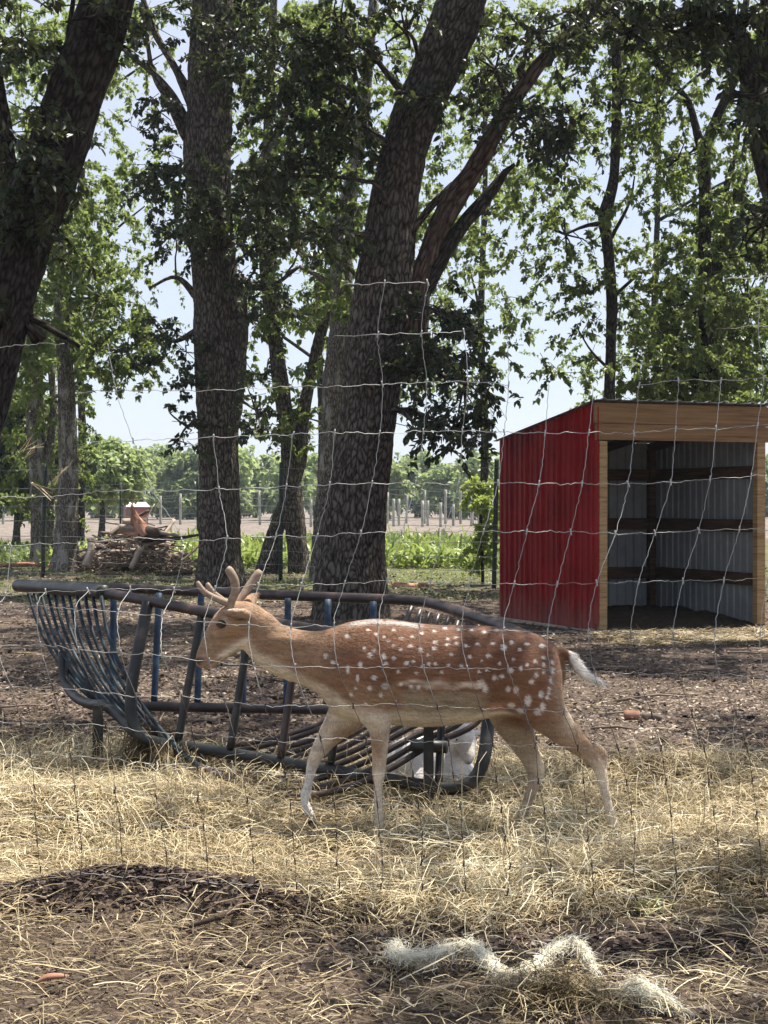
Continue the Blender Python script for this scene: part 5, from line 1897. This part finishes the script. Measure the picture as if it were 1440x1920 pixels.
def coatcol(co, no):
    U = co[:, 0] / YD * FPX + 720
    V = 945 - (co[:, 2] - CAMZ) / YD * FPX
    g = lambda cx, cy, sx, sy: np.exp(-((U - cx) / sx) ** 2 - ((V - cy) / sy) ** 2)
    ss = lambda a, b, x: np.clip((x - a) / (b - a), 0, 1) ** 2 * (3 - 2 * np.clip((x - a) / (b - a), 0, 1))
    n = noise(co, 14, 4)
    n2 = noise(co * np.array([.3, 1, 1]), 60, 6)
    rust = np.array([.188, .092, .047])
    deep = np.array([.128, .055, .028])
    tan = np.array([.31, .205, .125])
    cream = np.array([.58, .50, .39])
    white = np.array([.78, .74, .68])
    grey = np.array([.30, .235, .155])
    col = np.tile(rust, (len(U), 1))

    def mx(c, f):
        nonlocal col
        f = np.clip(f, 0, 1)[:, None]
        col = col * (1 - f) + c * f
    mx(deep, .8 * g(820, 1205, 230, 48) + .6 * g(950, 1230, 60, 50) + .25 * n)
    # neck and head paler tan
    mx(tan, ss(680, 560, U + 20 * n) * .66)
    mx(tan, .8 * ss(1255, 1300, V + 6 * n) * ss(620, 700, U) * ss(760, 720, U))
    # belly line
    bl = 1296 + 8 * n + np.where(U > 900, (U - 900) * .12, 0)
    mx(grey * .95, ss(bl - 18, bl + 6, V) * ss(735, 770, U) * ss(930, 880, U))
    mx(cream, ss(1318, 1338, V + 5 * n) * ss(600, 640, U) * ss(960, 900, U))
    mx(cream, ss(1300, 1330, V + 8 * n) * ss(590, 610, U) * ss(690, 640, U))
    # throat and neck underside
    low = np.interp(U, [460, 480, 510, 550, 580, 610, 640, 660], [1205, 1220, 1232, 1255, 1270, 1282, 1300, 1325])
    mx(cream, ss(low - 10, low + 12, V) * ss(455, 475, U) * ss(680, 640, U) * .9)
    # throat patch under the jaw
    mx(cream * 1.1, 1.1 * np.exp(-((V - (1236 - (U - 405) * .62)) / 8) ** 2) * ss(402, 418, U) * ss(476, 462, U))
    mx(cream, .9 * g(462, 1218, 16, 14))
    # legs
    leg = ss(1345, 1385, V)
    mx(tan * 1.02, leg)
    mx(cream * 1.08, ss(1395, 1450, V) * .92)
    mx(grey * 1.05, ss(1350, 1380, V) * ss(1030, 1000, U) * ss(925, 940, U) * .8)
    mx(cream * .95, ss(1350, 1380, V) * ss(640, 600, U))
    mx(white * .85, ss(1425, 1460, V) * ss(620, 590, U))
    mx(cream, g(728, 1400, 10, 60) * .9 * ss(1360, 1380, V))
    mx(tan, .8 * g(1040, 1370, 45, 30))
    mx(cream, ss(1370, 1400, V - (U - 1000) * .45 + 8 * n) * ss(1000, 1030, U) * ss(1110, 1090, U) * .7)
    # rump
    mx(tan, .75 * g(1048, 1305, 22, 50))
    rump = ss(1058, 1067, U) * ss(1222, 1240, V) * ss(1340, 1310, V) * ss(.55, .95, no[:, 0])
    mx(white, rump * .5)
    mx(cream, .6 * g(1062, 1340, 14, 30))
    # tail: white with a dark tip line on top
    tlc = np.interp(U, [1060, 1068, 1080, 1094, 1110, 1126, 1140], [1214, 1228, 1246, 1262, 1273, 1279, 1281])
    tl = ss(1064, 1070, U) * ss(17, 12, np.abs(V - tlc))
    mx(white, tl)
    mx(np.array([.06, .04, .035]), tl * ss(.55, .9, no[:, 2]) * ss(1120, 1095, U) * .0 + ss(1112, 1128, U) * ss(1300, 1295, V) * ss(.1, .6, no[:, 2]) * .75)
    # flank pale streak
    st = np.exp(-((V - (1272 + (U - 760) * .03 + 4 * n)) / (5 + 2.5 * n2)) ** 2) * ss(735, 770, U) * ss(912, 890, U)
    mx(cream * 1.15, st * (.55 + .35 * n2))
    # groin skin fold
    mx(np.array([.48, .25, .16]), 1.0 * g(928, 1322, 18, 7))
    mx(cream * 1.1, 1.0 * g(925, 1335, 30, 4))
    # face
    mx(grey * .95, .55 * g(395, 1212, 22, 22))
    mx(np.array([.30, .19, .12]), .8 * g(400, 1180, 9, 22))
    mx(np.array([.35, .22, .17]), .7 * g(384, 1236, 9, 9))
    mx(np.array([.045, .03, .028]), 1.3 * g(373, 1239, 5, 6) + 1.1 * g(381, 1236, 3, 3.5))
    mx(grey * 1.2, .7 * g(395, 1248, 14, 5))
    mx(np.array([.10, .06, .045]), np.exp(-((V - (1249 - (U - 385) * .55)) / 1.5) ** 2) * ss(380, 386, U) * ss(422, 412, U) * .85)
    mx(cream, .7 * g(424, 1160, 6, 9))
    mx(np.array([.10, .06, .045]), .8 * g(416, 1171, 9, 5))
    # ear
    near = co[:, 1] < YD - .052
    ed = near * g(443, 1151, 30, 12)
    mx(np.array([.26, .16, .10]), ed * .6)
    mx(np.array([.045, .028, .02]), near * 1.1 * g(455, 1159, 10, 2.6))
    mx(cream, near * .9 * g(436, 1141, 24, 2.5))
    # dorsal: pale dashes
    spine = np.interp(U, [640, 660, 700, 750, 780, 850, 950, 1010], [1178, 1167, 1162, 1165, 1170, 1175, 1180, 1192])
    d = np.exp(-((V - spine - 2) / 3.2) ** 2)
    mx(white * .5, d * ss(645, 665, U) * ss(800, 780, U) * (noise(np.stack([U / 9, V / 9, V * 0], -1), 1, 3) > -.55) * .9)
    mx(np.array([.12, .05, .03]), np.exp(-((V - spine + 3) / 3.) ** 2) * ss(800, 830, U) * ss(1050, 1020, U) * .4)
    # spots
    S = [(653, 1250, 4, 9), (625, 1237, 4.5, 4), (611, 1226, 4, 5), (651, 1190, 4, 4), (684, 1211, 4, 3.5), (677, 1241, 5, 7), (694, 1223, 4, 5), (701, 1214, 4, 3), (719, 1225, 4, 6), (737, 1228, 4.5, 4), (723, 1237, 4, 3),
         (750, 1192, 4, 3), (737, 1205, 3.5, 3), (750, 1212, 4, 3), (719, 1190, 4, 2.6), (705, 1185, 4.5, 2.4), (727, 1197, 3.5, 3), (767, 1206, 5, 3), (786, 1212, 4, 4), (761, 1236, 5, 4), (773, 1233, 3.5, 3), (789, 1242, 3.5, 3.5),
         (772, 1190, 3.5, 2.6), (790, 1184, 3.5, 2.6), (702, 1262, 4.5, 5), (722, 1278, 7, 6), (694, 1281, 4, 4), (672, 1265, 3, 8), (659, 1295, 4, 5), (750, 1276, 5, 4), (769, 1280, 4, 4), (783, 1280, 4, 4), (714, 1294, 4, 5), (686, 1312, 3, 3),
         (668, 1283, 3, 3), (690, 1178, 3, 2.2), (737, 1178, 3, 2.4), (802, 1237, 4, 3), (814, 1237, 3, 3), (814, 1199, 4, 3), (811, 1210, 4, 4), (835, 1204, 3.5, 3), (837, 1194, 3, 3), (852, 1191, 3.5, 3), (853, 1202, 3, 3.5), (838, 1240, 3, 2.5),
         (861, 1241, 5, 3), (877, 1225, 4, 3.5), (870, 1206, 4, 4), (891, 1203, 3.5, 3), (899, 1232, 3, 3), (905, 1183, 5, 3), (911, 1223, 4, 3.5), (920, 1202, 4, 3.5), (929, 1180, 5, 2.6), (940, 1209, 6.5, 6), (955, 1201, 4.5, 4), (970, 1213, 4, 3),
         (983, 1204, 5, 3), (1012, 1208, 6, 4), (1013, 1228, 4, 4), (1012, 1241, 3, 5), (996, 1235, 3.5, 4), (982, 1241, 4, 4), (971, 1247, 3.5, 5), (952, 1250, 5, 6), (936, 1261, 4.5, 4.5), (922, 1264, 5, 5), (998, 1259, 5, 6.5), (990, 1270, 5, 6), (1011, 1254, 2.5, 4),
         (962, 1286, 5, 8), (948, 1286, 4, 6.5), (1007, 1294, 5, 9), (984, 1305, 6.5, 12), (1001, 1326, 7, 8), (1010, 1318, 5, 10), (833, 1176, 4, 2.4), (858, 1178, 4, 2.4), (882, 1179, 4, 2.4), (812, 1181, 3, 2.2), (842, 1221, 3, 2.6), (893, 1252, 3, 2.6), (825, 1252, 3, 2.5),
         (800, 1222, 3, 2.6), (778, 1254, 3, 3), (745, 1252, 3, 3), (957, 1231, 3, 3), (932, 1238, 3, 3), (908, 1249, 3, 2.6), (1029, 1237, 3.5, 6), (1028, 1252, 4, 8), (1024, 1270, 4, 9), (1021, 1288, 4, 10), (1018, 1301, 3, 5), (897, 1274, 9, 9), (905, 1283, 5, 10), (972, 1325, 9, 6), (955, 1317, 8, 6)]
    n3s = noise(co * np.array([.5, 1, 1]), 170, 12)
    for (cx, cy, sx, sy) in S:
        a = .80
        dd = ((U - cx) / (sx * a)) ** 2 + ((V - cy) / (sy * a)) ** 2
        f = np.clip((1.75 - dd - .5 * n2 - .3 * n - .35 * n3s) * .85, 0, 1)
        big = .70 if sx < 6.6 else .56
        mx(white, f * big)
    n3 = noise(co * np.array([.22, 1, 1]), 130, 9)
    col *= (1 + .20 * n2 + .14 * n + .22 * n3)[:, None]
    return np.clip(col, .01, .9)


col = coatcol(co, no)
deer = thing('young_buck', (P(830, 1560, YD)[0], YD, 0), 'rust brown spotted fallow buck with velvet antlers walking left past the feeder', 'deer')
body = put_mesh('body', me, col, MT['coat'], deer)
# short fur
n = 60000
idx = rng.integers(0, len(co), n)
p = co2[idx]
nn = no[idx]
fl = np.array([.85, 0, -.45])[None] + rng.normal(0, .22, (n, 3))
lm = (945 - (p[:, 2] - CAMZ) / YD * FPX) > 1350
fl[lm] = np.array([.15, 0, -1.])[None] + rng.normal(0, .15, (lm.sum(), 3))
fl = fl - nn * (fl * nn).sum(1)[:, None]
fl /= np.linalg.norm(fl, axis=1)[:, None] + 1e-9
Uf = p[:, 0] / YD * FPX + 720
Lf = rng.uniform(.010, .020, n)
tailm = (Uf > 1066) & ~lm
Lf[tailm] *= 2.4
Lf[Uf < 470] *= .6
lift = rng.uniform(.10, .35, n)[:, None]
d = fl + nn * lift
sd = np.cross(d, nn)
sd /= np.linalg.norm(sd, axis=1)[:, None] + 1e-9
w = rng.uniform(.0008, .0016, n)[:, None]
p = p - nn * .0008
V = np.stack([p - sd * w, p + sd * w, p + d * Lf[:, None]], 1).reshape(-1, 3)
cf = np.clip(col[idx] * rng.uniform(.55, 1.5, (n, 1)), 0, .95)
F = np.arange(3 * n).reshape(-1, 3)
o = mk('fur', V, F, MT['fur'], deer, {'col': ('FLOAT_COLOR', np.repeat(np.column_stack([cf, np.ones(n)]), 3, 0))}, smooth=False)
o['kind'] = 'stuff'


def ball(name, c, r, mat, root, sq=(1, 1, 1)):
    a = np.linspace(0, np.pi, 13)[1:-1]
    C = np.array([[0, 0, math.cos(q)] for q in a])
    th = np.arange(16) * np.pi / 8
    V = [[0, 0, 1]] + [[math.sin(q) * math.cos(t_), math.sin(q) * math.sin(t_), math.cos(q)] for q in a for t_ in th] + [[0, 0, -1]]
    V = np.array(V) * r * np.array(sq) + c
    F4 = [[1 + i_ * 16 + j_, 1 + (i_ + 1) * 16 + j_, 1 + (i_ + 1) * 16 + (j_ + 1) % 16, 1 + i_ * 16 + (j_ + 1) % 16] for i_ in range(10) for j_ in range(16)]
    F3 = [[0, 1 + j_, 1 + (j_ + 1) % 16] for j_ in range(16)] + [[len(V) - 1, 1 + 160 + (j_ + 1) % 16, 1 + 160 + j_] for j_ in range(16)]
    return mk(name, V, [np.array(F4), np.array(F3)], mat, root)


for sgn in (-1, 1):
    ball('eye', P(415, 1170, YD + sgn * .052), .0185, MT['eye'], deer, (1.15, .8, .9))
# antlers in velvet
def antler(beam, tine, ys, r0):
    V, F, S = [], None, None
    m_ = MB()
    C = cat_curve([[*P(a_[0], a_[1], YD + ys * a_[2]), a_[3]] for a_ in beam], .008)
    m_.tube(C[:, :3], C[:, 3] * .86, 16, rough=.10, rs=30)
    C = cat_curve([[*P(a_[0], a_[1], YD + ys * a_[2]), a_[3]] for a_ in tine], .008)
    m_.tube(C[:, :3], C[:, 3] * .86, 14, rough=.10, rs=30)
    # round the tips
    o_ = m_.build('antler', MT['bone'], deer)


antler([(432, 1142, .030, .020), (434, 1128, .034, .020), (440, 1112, .042, .021), (441, 1096, .050, .022), (438, 1084, .055, .023), (433, 1075, .056, .023), (429, 1068, .056, .021), (426, 1065, .055, .016)],
       [(432, 1133, .030, .018), (416, 1127, .034, .0175), (400, 1120, .038, .0165), (386, 1112, .042, .015), (377, 1103, .044, .014), (372, 1095, .044, .013), (370, 1090, .044, .008)], -1, .02)
antler([(438, 1142, .030, .018), (450, 1124, .05, .019), (461, 1108, .07, .020), (472, 1092, .085, .021), (481, 1080, .095, .023), (486, 1074, .10, .022), (489, 1070, .10, .015)],
       [(434, 1136, .030, .014), (415, 1122, .05, .013), (402, 1112, .06, .012), (394, 1103, .065, .0135), (390, 1097, .066, .013), (388, 1093, .066, .009)], 1, .02)
# hooves
for (px, py, Y, tx, ty) in ((709, 1562, YN, 703, 1582), (581, 1532, YF, 590, 1552), (1153, 1552, YN, 1152, 1572), (966, 1556, YF, 958, 1576)):
    m_ = MB()
    a, b = P(px, py, Y), P(tx, ty, Y)
    for s_ in (-1, 1):
        off_ = np.array([0, .009 * s_, 0])
        C = np.linspace(a + off_, b + off_, 6)
        r_ = np.array([.014, .017, .018, .018, .014, .006])
        m_.tube(C, r_, 10)
    m_.build('hoof', MT['hoof'], deer)

# pale goat resting behind the feeder
mb = MB()
YG = 7.5
k_ = YG / YD
def GL(rows, kk=22):
    loft(mb, [(a_, b_, YG + c_, d_, e_) for a_, b_, c_, d_, e_ in rows], kk, .012)
GL([(735, 1452, .25, .10, .12), (765, 1440, .2, .15, .15), (800, 1435, .12, .155, .16), (835, 1440, .05, .15, .15), (860, 1462, 0., .10, .11)], 30)
GL([(800, 1470, .0, .10, .13), (840, 1478, -.02, .085, .12), (880, 1486, -.04, .055, .07), (900, 1494, -.05, .03, .04)])
GL([(842, 1430, .02, .075, .07), (858, 1405, -.02, .060, .055), (868, 1385, -.06, .055, .055), (873, 1375, -.08, .045, .05)])
GL([(868, 1374, -.08, .055, .060), (872, 1390, -.13, .055, .055), (876, 1406, -.17, .042, .042), (878, 1420, -.20, .032, .034), (878, 1427, -.21, .022, .026)], 20)
GL([(852, 1378, -.04, .016, .010), (838, 1384, -.02, .018, .010), (826, 1390, 0., .006, .006)], 12)
GL([(890, 1372, -.04, .016, .010), (903, 1376, -.02, .018, .010), (912, 1380, 0., .006, .006)], 12)
me, gco, gno = remesh(mb, .013, 4)
gu = gco[:, 0] / (YG - .1) * FPX + 720
gv = 945 - (gco[:, 2] - CAMZ) / (YG - .1) * FPX
gc = np.tile(np.array([.72, .70, .67]), (len(gu), 1))
gg = lambda cx, cy, sx, sy: np.exp(-((gu - cx) / sx) ** 2 - ((gv - cy) / sy) ** 2)
def gm(c_, f):
    global gc
    f = np.clip(f, 0, 1)[:, None]
    gc = gc * (1 - f) + np.array(c_) * f
gm((.42, .36, .29), .9 * gg(866, 1398, 22, 24))
gm((.16, .11, .09), 1.1 * gg(877, 1428, 8, 7))
gm((.5, .42, .36), .5 * gg(885, 1490, 20, 14))
gc *= (1 + .12 * noise(gco, 12, 3) + .1 * noise(gco, 50, 4))[:, None]
goat = thing('resting_goat', (P(820, 1500, YG)[0], YG, 0), 'pale cream animal resting on the ground behind the feeder\'s right end', 'goat')
put_mesh('body', me, gc, MT['coat'], goat)
ball('eye', P(886, 1388, YG - .155), .011, MT['eye'], goat)
ball('eye', P(859, 1388, YG - .155), .011, MT['eye'], goat)

# ------------------------------------------------------------------ haze
if HAZE > 0:
    m = bpy.data.materials.new('haze')
    m.use_nodes = True
    nt = m.node_tree
    nt.nodes.remove(nt.nodes['Principled BSDF'])
    v = nt.nodes.new('ShaderNodeVolumePrincipled')
    v.inputs['Color'].default_value = (.72, .86, 1.0, 1)
    v.inputs['Density'].default_value = HAZE
    v.inputs['Anisotropy'].default_value = .2
    nt.links.new(v.outputs[0], nt.nodes['Material Output'].inputs['Volume'])
    o = MB().box((0, 215, 13), (480, 260, 15)).build('haze', m, None, smooth=False)
    tag(o, 'thin pale summer haze over the field and trees', 'haze', kind='stuff')
    XM = float(np.abs(XX).max())
    print('ground x extent', XM, 'y', yr.min(), yr.max())
